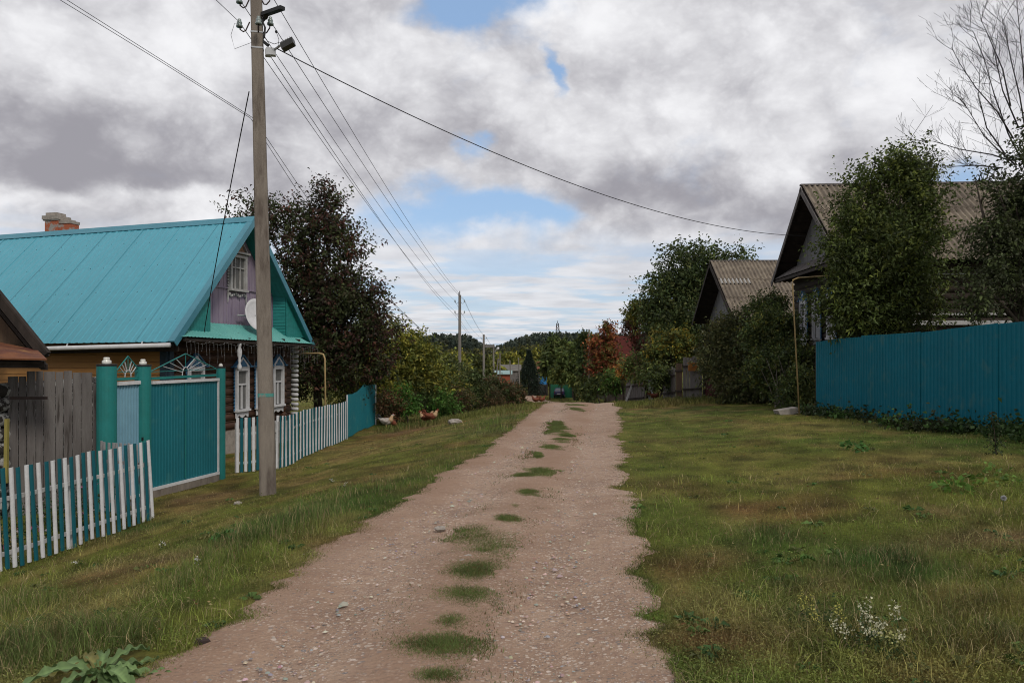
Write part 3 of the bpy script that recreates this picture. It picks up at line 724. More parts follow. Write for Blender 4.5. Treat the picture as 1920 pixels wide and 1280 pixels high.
# pent awning over the windows
aw = MB()
corr(aw, lambda a: H(-.35+a, .70, min(.30-.02*a, slope_z(-.35+a)-.12)), lambda a: H(-.35+a, .03, min(.70-.012*a, slope_z(-.35+a)-.10)), 6.40, .135, .010, (H.n+Vector((0,0,1.8))), 'trap')
pent = build('awning', aw, M['pent'], house)
mb = MB(); mb.bar(H(-.3, .64, .23), H(6.15, .64, .11), .05, .07); mb.bar(H(-.3, .33, .26), H(6.15, .35, .16), .05, .05)
for k in range(8): mb.bar(H(-.25+k*.9, .02, .34), H(-.25+k*.9, .66, .27), .05, .06)
build('awning_frame', mb, M['dark_wood'], pent)
mb = MB()
for s, zt, zb in ((2.0, .18, -.55),):
    prof = [(.045, zt), (.05, zt-.08), (.03, zt-.1), (.062, zt-.2), (.062, zt-.32), (.03, zt-.42), (.045, zt-.46), (.025, zt-.52), (.06, zt-.62), (.05, zb)]
    c = H(s, .62, 0); mb.lathe(c, prof, 10)
build('porch_baluster', mb, M['white'], house, smooth=True, label='white turned drop under the awning')
# windows
for s, z0, z1, w_ in ((.95, -1.62, -.45, .62), (3.0, -1.68, -.50, .60), (4.03, -1.68, -.50, .60), (4.92, -1.68, -.50, .58)):
    old_window(H, s, z0, z1, w_, house, d=.03, frame='white')

# string lights hanging from the awning edge
gp = H(3, .76, .2)
garl = thing('icicle_lights', 'string of unlit icicle lights hanging along the awning edge', 'string lights', gp)
mb = MB(); bl = MB(); rs = random.Random(8); prev = None
for k in range(44):
    s = -.4+k*.15; top = H(s, .77, .17-.02*s+.03*math.sin(k*1.3)); 
    if prev: mb.tube([prev, prev.lerp(top, .5)-Vector((0,0,.025)), top], .003, 3)
    prev = top; L_ = rs.choice((.18, .3, .45, .6)); q = top
    for j in range(3):
        q2 = q-Vector((rs.uniform(-.015,.015), rs.uniform(-.015,.015), L_/3)); mb.tube([q, q2], .0022, 3); bl.ell(q2, (.006,.006,.010), 5, 3); q = q2
build('cable', mb, M['picket_back'], garl); build('bulbs', bl, M['picket_back'], garl)

# satellite dish
dc = H(3.12, .40, .92)
dish = thing('satellite_dish', 'white oval satellite dish fixed to the lilac gable', 'dish', dc)
face = (H.n*.9-H.t*.35+Vector((0,0,.25))).normalized(); sxv = face.cross(Vector((0,0,1))).normalized(); upv = sxv.cross(face)
mb = MB(); rings = []
for j, (r, h) in enumerate([(0.02, 0), (.18, .018), (.36, .065), (.45, .11), (.455, .10), (.36, .05), (.18, .0), (.02, -.015)]):
    rings.append([dc+sxv*r*.86*math.cos(a*math.pi/12)+upv*r*math.sin(a*math.pi/12)+face*h for a in range(24)])
vs = [q for r in rings for q in r]; fs = [(i*24+k, i*24+(k+1) % 24, (i+1)*24+(k+1) % 24, (i+1)*24+k) for i in range(7) for k in range(24)]
mb.add(vs, fs); build('reflector', mb, M['white'], dish, smooth=True)
mb = MB(); mb.tube([dc-upv*.35, dc-upv*.32+face*.25-sxv*.0, dc-upv*.25+face*.55], .014, 6); mb.tube([dc-upv*.27+face*.52, dc-upv*.2+face*.6], .035, 8); build('feed_arm', mb, M['galv'], dish)
mb = MB(); mb.tube([dc-face*.02, dc-H.n*.25, dc-H.n*.25-H.t*.45], .022, 6); build('wall_bracket', mb, M['galv'], dish)

# yellow gas pipe by the house
gp0 = P(610, 753, 22.8); gp0.z = gz(gp0.x, gp0.y)
mb = MB(); pts = [Vector((gp0.x+.02, gp0.y, gp0.z-.1)), P(609, 672, 22.8), P(606, 664, 22.8), P(598, 662, 22.8), P(556, 663, 23.9)]
mb.tube(pts, .026, 8); o = build('gas_pipe', mb, M['pipe_yellow'], smooth=True, loc=gp0)
tag(o, 'yellow gas riser pipe bent towards the teal-roofed log house', 'pipe', 'gas pipes on risers')

# ================================================================ utility poles
def insulator(mb_hook, mb_ins, a, b, ins_top):
    """J-hook from pole point a, dipping, up to b with a glass insulator on it"""
    a, b = Vector(a), Vector(b); low = a.lerp(b, .62)-Vector((0,0,.12))
    mb_hook.tube([a, a.lerp(low, .6)-Vector((0,0,.04)), low, low.lerp(b, .5)+(b-a)*.12-Vector((0,0,.01)), b+Vector((0,0,.05))], .011, 6)
    mb_ins.lathe(b, [(.02,-.02), (.05,-.03), (.052,0), (.035,.012), (.042,.03), (.04,.055), (.025,.07), (.03,.085), (.022,.10)], 10)
def util_pole(name, label, base, top, wb, wt, matc, insul, lamp=None, band=None, group=None):
    base, top = Vector(base), Vector(top)
    th = thing(name, label, 'utility pole', base, group)
    ang = math.radians(12); ax = Vector((math.cos(ang), math.sin(ang), 0)); ay_ = Vector((-math.sin(ang), math.cos(ang), 0))
    mb = MB(); rows = []; N_ = 14
    for i in range(N_+1):
        f = i/N_; c = base.lerp(top, f)-(Vector((0,0,.3)) if i == 0 else Vector((0,0,0))); h = (wb+(wt-wb)*f)/2*.94; g_ = h*.82; k = h*.16
        rows.append([c+ax*x+ay_*y for x, y in ((-h+k,-g_),(h-k,-g_),(h,-g_+k),(h,g_-k),(h-k,g_),(-h+k,g_),(-h,g_-k),(-h,-g_+k))])
    vs = [p for r in rows for p in r]
    mb.add(vs, [tuple(range(8))[::-1], tuple(N_*8+k for k in range(8))]+[(i*8+k, i*8+(k+1) % 8, (i+1)*8+(k+1) % 8, (i+1)*8+k) for i in range(N_) for k in range(8)])
    build('shaft', mb, M[matc], th)
    for a, b in insul:
        hk, ins = MB(), MB(); insulator(hk, ins, a, b, None)
        h_ = build('hook', hk, M['iron'], th, smooth=True); build('insulator', ins, M['glass_ins'], h_, smooth=True)
    return th
YP = 12.5
pb_ = P(503, 925, YP); pb_.z = gz(pb_.x, pb_.y); ptop = P(476.5, -170, YP)
def q(px, py, dy=0): return P(px, py, YP+dy)
pole = util_pole('utility_pole', 'tall weathered concrete utility pole in the foreground with a teal painted band', pb_, ptop, .262, .168, 'concrete',
    [(q(468, 42), q(449, 48, -.1)), (q(468, -2), q(449, 3, -.1)), (q(488, 54), q(507, 44, .05)), (q(488, -4), q(507, -6, .05)), (q(484, 50, -.15), q(485, 43, -.28))], group='concrete utility poles')
# painted band, strapping
def polec(py): f = (pb_.z-P(0, py, YP).z)/(pb_.z-ptop.z); return pb_.lerp(ptop, f), (.262+(.168-.262)*f)
def collar(name, py, h, m_, parent, ex=.006, lab=None):
    c, w_ = polec(py); ang = math.radians(12); ax = Vector((math.cos(ang), math.sin(ang), 0)); ay_ = Vector((-math.sin(ang), math.cos(ang), 0))
    hh = w_/2*.94+ex; gg = w_/2*.94*.82+ex; k = hh*.16; mb = MB()
    ring = lambda z: [c+ax*x+ay_*y+Vector((0,0,z)) for x, y in ((-hh+k,-gg),(hh-k,-gg),(hh,-gg+k),(hh,gg-k),(hh-k,gg),(-hh+k,gg),(-hh,gg-k),(-hh,-gg+k))]
    mb.add(ring(-h)+ring(h), [(j, (j+1) % 8, 8+(j+1) % 8, 8+j) for j in range(8)]); return build(name, mb, M[m_], parent, label=lab)
collar('painted_band', 740, .028, 'paint_teal_light', pole, .003)
collar('strap', 63, .012, 'galv', pole); collar('strap', 92, .012, 'galv', pole)
mb = MB(); mb.box(q(508, 98, -.03), (.07,.02,0), (-.012,.05,0), (.0,0,.055)); mb.box(q(503, 100, -.03), (.045,.012,0), (-.012,.05,0), (0,0,.05))
bx_ = build('lamp_mount', mb, M['galv'], pole)
mb = MB(); mb.tube([q(514, 94, -.05), q(528, 84, -.15), q(536, 79, -.2)], [.019, .019, .028], 10); mb.tube([q(528, 83, -.16), q(541, 76, -.24)], .036, 10); build('lamp_arm', mb, M['galv'], bx_, smooth=True)
a_, b_ = q(529, 90, -.2), q(551, 78, -.32); d_ = (b_-a_).normalized(); sd_ = Vector((0,-1,0)).cross(d_).normalized()
mb = MB(); mb.box(a_.lerp(b_, .5), (b_-a_)*.5, Vector((0,.08,0)), sd_*.045); 
for k in range(5): mb.box(a_.lerp(b_, .15+.17*k)+sd_*.052, (b_-a_)*.02, Vector((0,.075,0)), sd_*.01)
build('lamp_head', mb, M['lamp_dark'], bx_)
mb = MB(); a_, b_ = q(493, 28, -.05), q(530, 15, -.35); mb.bar(a_, b_, .09, .055); mb.bar(q(496, 34, -.05), q(499, 26, -.1), .07, .07)
bb = build('lamp_bracket', mb, M['black'], pole); mb = MB(); mb.bar(q(486, 46, -.05), q(497, 34, -.05), .04, .04); mb.tube([q(492, 40, -.06), q(497, 52, -.08), q(496, 64, -.08), q(495, 72, -.08)], .016, 6); mb.tube([q(495, 60, -.08), q(494, 78, -.06)], .006, 5); mb.bar(q(495, 79, -.06), q(503, 86, -.08), .045, .045); mb.ell(q(518, 60, -.1), (.022,.022,.026), 7, 5); build('clamps', mb, M['black'], bb)
mb = MB(); mb.tube([q(488, 74, .05), q(440, 92, .0), q(433, 66, -.1), q(440, 44, -.2), q(449, 46, -.15)], .0035, 4); mb.tube([q(518, 60, -.1), q(523, 75, -.12), q(521, 88, -.14)], .004, 4); mb.tube([q(494, 66, -.1), q(502, 78, -.1), q(514, 83, -.14), q(524, 80, -.18)], .005, 4); build('loose_cable', mb, M['wire'], pole)

def farpole(px, Y, ptop_py, label, lean=0, w_=.2, group='concrete utility poles', ins=True, name='utility_pole', cat_='utility pole', wood=False, pybase=None):
    x = (px-960)/FPX*Y; base = Vector((x-lean/FPX*Y, Y, gz(x, Y)))
    if pybase is not None: base.z = P(0, pybase, Y).z; base.z = min(base.z, gz(x, Y)+.0) if False else base.z
    top = P(px, ptop_py, Y); il = []
    if ins:
        for dz in (.45, 1.15):
            for k in (-1, 1): a = top-Vector((0,0,dz)); il.append((a+Vector((k*.08,0,0)), a+Vector((k*.30, 0, .04))))
    return util_pole(name, label, base, top, w_*1.25, w_, 'concrete_far', il, group=group), top
pole2, t2 = farpole(862, 50, 553, 'grey utility pole rising out of the hedge, second from the front', w_=.17)
mb = MB(); mb.tube([t2, t2+Vector((.0,0,.25))], .03, 5); mb.tube([t2+Vector((-.09,0,-.02)), t2+Vector((-.09,0,.15))], .02, 5); build('top_pin', mb, M['iron'], pole2)
pole3, t3 = farpole(907, 88, 627, 'third grey utility pole from the front, taller of the joined pair', w_=.22)
pole4, t4 = farpole(925.5, 108, 645, 'shorter far utility pole carrying the small white street lamp', w_=.22)
mb = MB(); mb.tube([P(927, 660, 108), P(931, 656, 107.6)], .06, 6); mb.tube([P(931, 656, 107.6), P(934.5, 652, 107.3)], .16, 8); build('lamp_head', mb, M['white'], pole4, smooth=True)
mb = MB(); mb.bar(P(909, 648.5, 88.5), P(925, 648.5, 107.7), .25, .35); o = build('tie_beam', mb, M['concrete_far'], pole3)
for px, Y, tp, ln, lab in [(937.5, 100, 661, 0, 'thin bare pole between the street lamp and the brick shed'), (956, 96, 675, -4, 'thin leaning pole left of the dark spruce'),
                           (972, 94, 670, -4, 'thin pale pole standing just left of the dark spruce')]:
    farpole(px, Y, tp, lab, lean=ln, w_=.13, group='thin poles by the far bend', ins=False, name='pole')
x_ = P(934, 672, 106); base = P(925, 716, 104); mb = MB(); base.z = min(base.z, gz(base.x, base.y)); mb.tube([base, x_], [.12, .08], 7)
tag(build('prop_pole', mb, M['grey_wood'], loc=base), 'slanting pole leaning against the lamp pole', 'pole')
farpole(1104.5, 72, 617, 'bare grey pole in front of the red-leaved tree', w_=.12, group='thin poles by the far bend', ins=False, name='pole')

# wires
def wire(name, label, pts, sag, r=.012, n=24, group='overhead wires'):
    pts = [Vector(p) for p in pts]; out = []
    for i in range(len(pts)-1):
        for k in range(n if i == len(pts)-2 else n):
            f = k/n; p = pts[i].lerp(pts[i+1], f); p.z -= sag*4*f*(1-f); out.append(p)
    out.append(pts[-1]); mb = MB(); mb.tube(out, r, 5)
    return tag(build(name, mb, M['wire'], loc=pts[0]), label, 'wire', group)
T2 = lambda dx, dz: t2+Vector((dx, 0, dz)); T3 = lambda dx, dz: t3+Vector((dx, 0, dz)); T4 = lambda dx, dz: t4+Vector((dx, 0, dz))
wires = [((449, 42, -.1), (-.30, -1.05), 'second lowest wire on the left side of the poles'), ((507, 40, .05), (.30, -.38), 'upper wire on the right side of the poles'),
         ((449, -1, -.1), (-.30, -.38), 'topmost wire on the left side of the poles'), ((507, -12, .05), (.30, -.3), 'topmost wire running down the street on the right side'),
         ((500, 95, .0), (-.28, -1.3), 'lowest wire running from the lamp mount down to the second pole')]
for (px, py, dy), (dx, dz), lab in wires:
    a = q(px, py, dy); b = T2(dx, dz); c = T3(dx, dz*.9); d_ = T4(dx, dz*.9)
    wire('overhead_wire', lab, [a, b, c, d_], .38, .0062)
for px, py, e, lab in [(449, 42, (330, -80), 'lower wire leading off the left side of the foreground pole overhead'), (449, -1, (370, -60), 'upper wire leading off the left side of the foreground pole overhead')]:
    a = q(px, py, -.1); b = P(e[0], e[1], 7.0); b = a+(b-a)*4.0; wire('overhead_wire', lab, [a, b], .05, .0045)
wire('overhead_wire', 'dark thick service cable crossing the street to the right-hand house', [q(527, 96, -.1), P(1480, 440, 24.2), P(1512, 443, 25.3)], .0, .012) if False else None
sv = [q(520, 92, -.1)]; e_ = P(1478, 441, 24.3)
for k in range(1, 41):
    f = k/40; p = sv[0].lerp(e_, f); p.z -= .62*4*f*(1-f); sv.append(p)
sv.append(P(1512, 443, 25.0)); mb = MB(); mb.tube(sv, .0085, 6)
tag(build('service_cable', mb, M['wire'], loc=sv[0]), 'thick dark cable crossing the street from the pole to the right-hand house', 'cable', 'house service cables')
s0 = q(467, 172); e_ = P(383, 622, 17.6); sv = []
for k in range(31):
    f = k/30; p = s0.lerp(e_, f); p.z -= .42*4*f*(1-f); p.x += -.10*4*f*(1-f); sv.append(p)
mb = MB(); mb.tube(sv, .009, 6); tag(build('service_cable', mb, M['wire'], loc=s0), 'dark cable dropping steeply from the pole to the teal-roofed house', 'cable', 'house service cables')
for off, lab in ((0, 'left one of the two wires passing behind the foreground pole from the upper left'), (13, 'right one of the two wires passing behind the foreground pole from the upper left')):
    pp = [P(60+off, -38, 13.5), P(112+off*1.0, 0, 14.5), P(300+off*.5, 115, 18.5), P(470+off*.4, 222, 24), P(560+off, 362+off*.4, 34), P(640+off*.8, 460, 44), P(745+off*.2, 578, 66), P(800+off*.1, 628, 86)]
    pp.insert(0, pp[0]+(pp[0]-pp[1])*14)
    mb = MB(); mb.tube(pp, [.006, .006, .006, .007, .009, .011, .013, .016, .018], 5)
    tag(build('overhead_wire', mb, M['wire'], loc=pp[2]), lab, 'wire', 'wires behind the pole')

# ================================================================ gate and fences on the left
GA = Vector((-6.476, 14.0, 0)); GD = Vector((.2182, .9759, 0)).normalized(); GN = Vector((GD.y, -GD.x, 0))
def gp_(px, d=0):   # point on the gate line seen at column px
    u_ = (px-960)/FPX; k = GD.x/GD.y; Y = (GA.x-k*GA.y)/(u_-k); return Vector((u_*Y, Y, 0))+GN*d
def gpost(px, r, ztop, name, label, cap='insulator'):
    c = gp_(px); z0 = gz(c.x, c.y); c.z = z0; th = thing(name, label, 'gatepost', c, 'teal gateposts')
    zt = P(0, ztop, c.y).z; mb = MB(); mb.tube([c-Vector((0,0,.3)), Vector((c.x, c.y, zt))], r, 20); build('post', mb, M['post_teal'], th, smooth=False)
    mb = MB(); mb.tube([Vector((c.x, c.y, zt)), Vector((c.x, c.y, zt+.03))], r*1.03, 20); build('post_cap', mb, M['black'], th)
    mb = MB(); k = r/.155
    mb.lathe(Vector((c.x, c.y, zt+.03)), [(.068*k,0), (.073*k,.02), (.073*k,.055*k), (.045*k,.075*k), (.05*k,.085*k), (.05*k,.105*k), (.036*k,.115*k)], 14); build('finial', mb, M['porcelain'], th, smooth=True)
    return th
gpost(200, .155, 686, 'gatepost', 'thick round teal gatepost, leftmost, with a porcelain finial')
gpost(268, .135, 687, 'gatepost', 'round teal gatepost between the wicket and the big gate')
gpost(414, .09, 690, 'gatepost', 'thin teal gatepost at the right end of the big gate')
# wicket
wa, wb_ = gp_(217), gp_(263); zt = P(0, 719, wa.y).z; wt = thing('wicket_gate', 'narrow pale blue corrugated wicket gate with white frame', 'gate', (wa.x, wa.y, gz(wa.x, wa.y)))
zb = gz(wa.x, wa.y)+.15; L = (wb_-wa).length; dd = (wb_-wa).normalized()
mb = corr(MB(), lambda a: wa+dd*a+Vector((0,0,zb)), lambda a: wa+dd*a+Vector((0,0,zt-.03)), L-.03, .07, .018, GN, 'trap'); build('panel', mb, M['bluepale'], wt)
mb = MB(); V3 = lambda p, z: Vector((p.x, p.y, z))
mb.bar(V3(wa, zt)+GN*.03, V3(wb_, zt)+GN*.03, .05, .06); mb.bar(V3(wb_, zb)+GN*.03, V3(wb_, zt-.032)+GN*.03, .04, .04, (0,1,0)); mb.bar(V3(wa, zb-.03)+GN*.03, V3(wb_, zb-.03)+GN*.03, .04, .05); build('frame', mb, M['white'], wt)
mb = MB(); h_ = P(262, 0, wb_.y); mb.box(V3(wb_, zb+.95)+GN*.07, GD*.05, GN*.02, (0,0,.03)); mb.box(V3(wb_, zb+.25)+GN*.05-GD*.05, GD*.04, GN*.01, (0,0,.06)); build('latch', mb, M['black'], wt)
def ironwork(pa, pb2, zrail, ztip, parent, arch):
    """triangle with sunburst rays over a gate; returns teal and gilt meshes"""
    tl, gl = MB(), MB(); mid = pa.lerp(pb2, .5); r_ = .011
    tl.bar(V3(pa, zrail), V3(pb2, zrail), .035, .045)
    tl.bar(V3(pa, zrail+.12), V3(pb2, zrail+.12), .012, .012)
    a1, b1, c1 = V3(pa, zrail+.13), V3(pb2, zrail+.13), V3(mid, ztip)
    tl.tube([a1, c1], r_, 6); tl.tube([b1, c1], r_, 6)
    W_ = (pb2-pa).length/2; d2 = (pb2-pa).normalized(); ra = arch
    arc = [V3(mid, zrail+.03)+d2*ra*math.cos(math.pi*k/10)+Vector((0,0,ra*1.5*math.sin(math.pi*k/10))) for k in range(11)]
    gl.tube(arc, .010, 6)
    for k in range(1, 8):
        an = math.pi*k/8; dr = d2*math.cos(an)*W_+Vector((0,0,(ztip-zrail)*math.sin(an)))
        s0 = V3(mid, zrail+.03)+d2*ra*math.cos(an)+Vector((0,0,ra*1.5*math.sin(an)))
        # stop at the triangle
        x = abs(math.cos(an)); f = 1/(x+math.sin(an)); e0 = V3(mid, zrail+.13)+d2*math.cos(an)*W_*f+Vector((0,0,(ztip-zrail-.13)*math.sin(an)*f))
        (tl if k % 4 == 0 else gl).tube([s0, s0.lerp(e0, .92)], .009 if k % 2 else .007, 5)
        tl.tube([s0.lerp(e0, .55)+d2*.03*math.cos(an*3), e0], .005, 4)
    build('ironwork', tl, M['post_teal'], parent); build('sunburst', gl, M['galv'], parent)
ironwork(gp_(217), gp_(262), P(0, 711, wa.y).z, P(0, 668, wa.y).z, wt, .075)
# big gate
ga, gb = gp_(283), gp_(408); gt = thing('metal_gate', 'wide dark teal profiled steel gate with white frame and sunburst ironwork', 'gate', (ga.x, ga.y, gz(ga.x, ga.y)))
L = (gb-ga).length; dd = (gb-ga).normalized(); zt0, zt1 = P(0, 717, ga.y).z, P(0, 711, gb.y).z; zb0, zb1 = P(0, 917, ga.y).z, P(0, 886, gb.y).z
lz = lambda a, p, q_: p+(q_-p)*a/L
mb = corr(MB(), lambda a: ga+dd*a+Vector((0,0,lz(a, zb0, zb1))), lambda a: ga+dd*a+Vector((0,0,lz(a, zt0, zt1))), L, .085, .012, GN, 'trap'); build('panel', mb, M['gate'], gt)
mb = MB(); o1 = GN*.028
mb.bar(V3(ga, zt0)+o1, V3(gb, zt1)+o1, .04, .055); mb.bar(V3(ga, zb0)+o1, V3(gb, zb1)+o1, .04, .05); mb.bar(V3(gb, zb1+.03)+o1-dd*.02, V3(gb, zt1-.03)+o1-dd*.02, .035, .035, (0,1,0)); build('frame', mb, M['white'], gt)
mb = MB(); m_ = ga.lerp(gb, .47); mb.bar(V3(m_, zb0+.05)+GN*.02, V3(m_, zt0-.04)+GN*.02, .012, .02, (0,1,0)); build('meeting_stile', mb, M['post_teal'], gt)
ironwork(gp_(283), gp_(405), P(0, 706, 15).z, P(0, 663, 15).z, gt, .10)
mb = MB(); mb.bar(V3(ga, zb0-.09)-GN*.03, V3(gb, zb1-.09)-GN*.03, .15, .14); build('sill', mb, M['concrete'], gt)

# picket fences
def picket_fence(name, label, pa, pb2, n, htop, hbot, width, first='white', seed=0, back=False, group=None, rails=(.22,.85), posts=(0,1), ztops=None, railmat='whitegrey', lean=0.0, reps=None):
    pa, pb2 = Vector(pa), Vector(pb2); L = (pb2-pa).length; dd = (pb2-pa).normalized(); nn = Vector((dd.y, -dd.x, 0)); nn = nn if nn.dot(-(pa+pb2)) > 0 else -nn; rr = random.Random(seed)
    base = Vector((pa.x, pa.y, gz(pa.x, pa.y))); th = thing(name, label, 'fence', base, group)
    def zg(f): p = pa.lerp(pb2, f); return gz(p.x, p.y)
    mesh = {}
    for k, mm in (('white', 'white'), ('teal', 'picket_teal'), ('back', 'picket_back')):
        mb = MB(); w_ = width/2; h = htop-hbot
        pr = [(-w_, 0), (-w_*.75, .006), (-w_*.3, .012), (w_*.3, .012), (w_*.75, .006), (w_, 0)]
        vs = []
        for z in (0, h): vs += [dd*x+nn*y+Vector((0,0,z)) for x, y in pr]+[dd*x-nn*.012+nn*y*.4+Vector((0,0,z)) for x, y in reversed(pr)]
        m_ = 12; mb.add(vs, [tuple(range(m_))[::-1], tuple(range(m_, 2*m_))]+[(i, (i+1) % m_, m_+(i+1) % m_, m_+i) for i in range(m_)])
        me = bpy.data.meshes.new('picket'); me.from_pydata([tuple(v_) for v_ in mb.v], [], mb.f); me.update(); me.materials.append(M[mm]); mesh[k] = me
    for i in range(n):
        f = i/(n-1); p = pa.lerp(pb2, f); kk = ('white', 'teal')[(i+(first != 'white')) % 2] if not back else 'back'
        o = bpy.data.objects.new('picket', mesh[kk]); C.objects.link(o); o.parent = th
        z = zg(f)+hbot+rr.uniform(-.008, .008); o.location = Vector((p.x, p.y, z))-base+nn*.022
        o.rotation_euler = (rr.uniform(-.012, .012), lean+rr.uniform(-.014, .014), 0)
    for h in rails:
        mb = MB(); lx = Vector((lean*h, 0, 0))
        for k in range(8): mb.bar(Vector((*pa.lerp(pb2, k/8).xy, zg(k/8)+h))+lx, Vector((*pa.lerp(pb2, (k+1)/8).xy, zg((k+1)/8)+h))+lx, .022, .05)
        build('rail', mb, M[railmat], th)
    for f in posts:
        p = pa.lerp(pb2, f); mb = MB(); mb.bar(Vector((p.x, p.y, zg(f)-.2))-nn*.04, Vector((p.x+lean*htop*.9, p.y, zg(f)+htop*.9))-nn*.04, .05, .05, (0,1,0)); build('post', mb, M['whitegrey'], th)
    return th
PA = Vector((-5.42, 11.8, 0)); PB = Vector((-6.5, 5.6, 0))
picket_fence('picket_fence', 'slatted white and teal picket fence nearest the camera at the left edge', PA, PB, 59, 1.20, .03, .058, seed=2, group='white and teal picket fences', posts=(.0,.25,.5,.75,1), lean=-.045)
rc = gp_(186, .05)
picket_fence('picket_fence', 'grey backs of a short picket return running up to the left gatepost', PA+Vector((-.1,.06,0)), Vector((rc.x, rc.y, 0)), 12, 1.16, .05, .07, back=True, seed=3, posts=(), group='white and teal picket fences', railmat='picket_back')
q1 = gp_(421, .02); qc = Vector((-5.22, 17.6, 0)); qe = Vector((-5.16, 24.4, 0))
picket_fence('picket_fence', 'short white and teal picket fence right of the big gate, facing the camera', Vector((q1.x, q1.y+.7, 0)), qc+Vector((-.06,0,0)), 11, 1.2, .02, .066, seed=4, group='white and teal picket fences', posts=(0,1))
picket_fence('picket_fence', 'long white and teal picket fence along the street behind the foreground pole', qc, qe, 47, 1.18, .02, .066, first='teal', seed=5, group='white and teal picket fences', posts=(0,.35,.7,1))
# flower-bed tyre of the yard: teal panel fence end
pa, pb2 = Vector((-5.18, 24.5, 0)), Vector((-5.31, 30.4, 0)); L = (pb2-pa).length; dd = (pb2-pa).normalized()
th = thing('panel_fence', 'teal steel fence panel with a curved step up, beyond the picket fence', 'fence', (pa.x, pa.y, gz(pa.x, pa.y)))
def topz(a):
    f = a/L; k = min(1, max(0, (f-.30)/.28)); k = k*k*(3-2*k); return gz(*(pa+dd*a).xy)+1.42+.16*k-.04*(1-k)
mb = corr(MB(), lambda a: pa+dd*a+Vector((0,0,gz(*(pa+dd*a).xy)+.03)), lambda a: pa+dd*a+Vector((0,0,topz(a))), L, .12, .014, (dd.y, -dd.x, 0), 'trap'); build('panel', mb, M['gate'], th)
mb = MB(); nn = Vector((dd.y, -dd.x, 0))
for a in (0, .02): pass
mb.bar(V3(pa, gz(pa.x, pa.y)-.1)+nn*.03, V3(pa, topz(0))+nn*.03, .035, .035, (0,1,0)); build('post', mb, M['white'], th); mb = MB(); mb.bar(V3(pb2, gz(pb2.x, pb2.y)-.1)+nn*.03, V3(pb2, topz(L))+nn*.03, .03, .03, (0,1,0)); build('post', mb, M['white'], th)

# grey plank fence
pa, pb2 = P(14, 0, 12.6), P(184, 0, 13.3); pa.z = pb2.z = 0; L = (pb2-pa).length; dd = (pb2-pa).normalized(); nn = Vector((dd.y, -dd.x, 0))
th = thing('plank_fence', 'tall weathered grey vertical plank fence beside the teal gatepost', 'fence', (pa.x, pa.y, gz(pa.x, pa.y)))
mb = MB(); a = 0; rr = random.Random(5); zt = P(0, 697, 12.9).z
while a < L-.03:
    w_ = rr.choice((.11, .13, .15, .17)); w_ = min(w_, L-a); z0 = gz(*(pa+dd*a).xy); y_ = rr.uniform(-.008, .008)
    c = pa+dd*(a+w_/2)+nn*y_; zz = zt+rr.uniform(-.02, .02)-(.20 if a > L-.16 else 0)-(.0 if a > .15 else .08)
    mb.box((c.x, c.y, (z0+zz)/2), dd*(w_/2-.004), nn*.012, (dd.x*0, 0, (zz-z0)/2)); a += w_
build('planks', mb, M['grey_wood'], th)
for h in (.5, 1.5): mb = MB(); mb.bar(V3(pa, gz(pa.x, pa.y)+h)-nn*.045, V3(pb2, gz(pb2.x, pb2.y)+h)-nn*.045, .05, .07); build('rail', mb, M['dark_wood'], th)
a_ = P(18, 746, 12.35); b_ = P(89, 746, 12.5); mb = MB(); mb.bar(a_, b_, .02, .045)
tag(build('iron_bar', mb, M['iron'], loc=a_), 'rusty flat iron bar across the grey planks', 'bar')
a_ = P(13, 785, 12.2); b_ = P(11, 905, 12.2); mb = MB(); mb.bar(b_, a_, .05, .05, (0,1,0)); tag(build('yellow_post', mb, mat('yellow_paint', (.32,.27,.07), (.25,.21,.06), 5), loc=b_), 'thin yellow post beside the whitewashed wall', 'post')

# shed at the left edge
sb = P(-60, 0, 12.6); sb.z = gz(sb.x, sb.y)
shed = thing('log_shed', 'old shed at the left edge with whitewashed log wall and rusty roof', 'shed', sb)
mb = MB()
wz0 = gz(-8.2, 12.4)-.1; x1 = P(-8, 0, 12.3).x
for i in range(9):   # logs facing the camera with daubed, whitewashed ends
    z = wz0+.14+i*.235; mb.tube([Vector((-12.5, 13.4, z)), Vector((x1-.10, 12.36, z)), Vector((x1-.02-.05*(i % 2), 12.34, z))], [.13, .13, .09], 9)
build('wall', mb, M['plaster'], shed, smooth=True)
mb = MB()
for i in range(9):
    z = wz0+.26+i*.235; mb.tube([Vector((x1-.22, 12.15, z)), Vector((x1-.08, 12.4, z)), Vector((x1-.08, 16, z))], [.09, .12, .12], 9)
build('side_wall', mb, M['plaster'], shed, smooth=True)
r1, r2, r3, r4 = P(92, 672, 12.1), P(62, 655, 13.6), P(-300, 560, 13.6), P(-300, 600, 11.4)
mb = MB(); e0, e1 = P(-20, 636, 12.9), P(92, 671, 12.3)
mb.hexa([P(-300,700,10.6), P(45,690,11.3)+Vector((0,0,.06)), P(92,671,12.6), P(-300,600,13.2), P(-300,690,10.6), P(20,665,11.4), P(92,669,12.6), P(-300,590,13.2)]) if False else None
def sheet(mb, a, b, c, d_, th_=.01):
    a, b, c, d_ = map(Vector, (a, b, c, d_)); n_ = (b-a).cross(d_-a).normalized()*th_; mb.hexa([a-n_, b-n_, c-n_, d_-n_, a+n_, b+n_, c+n_, d_+n_])
sheet(mb, P(-260, 668, 11.0), P(88, 674, 11.7), P(70, 657, 12.9), P(-160, 610, 13.2), .012)
pr = build('lean_to_roof', mb, M['rust'], shed)
mb = MB(); mb.bar(P(-240, 684, 11.2), P(84, 683, 11.9), .10, .10); mb.bar(P(-200, 690, 12.5), P(80, 676, 12.8), .10, .10); mb.bar(P(60, 672, 13.0), P(84, 688, 11.9), .08, .09)
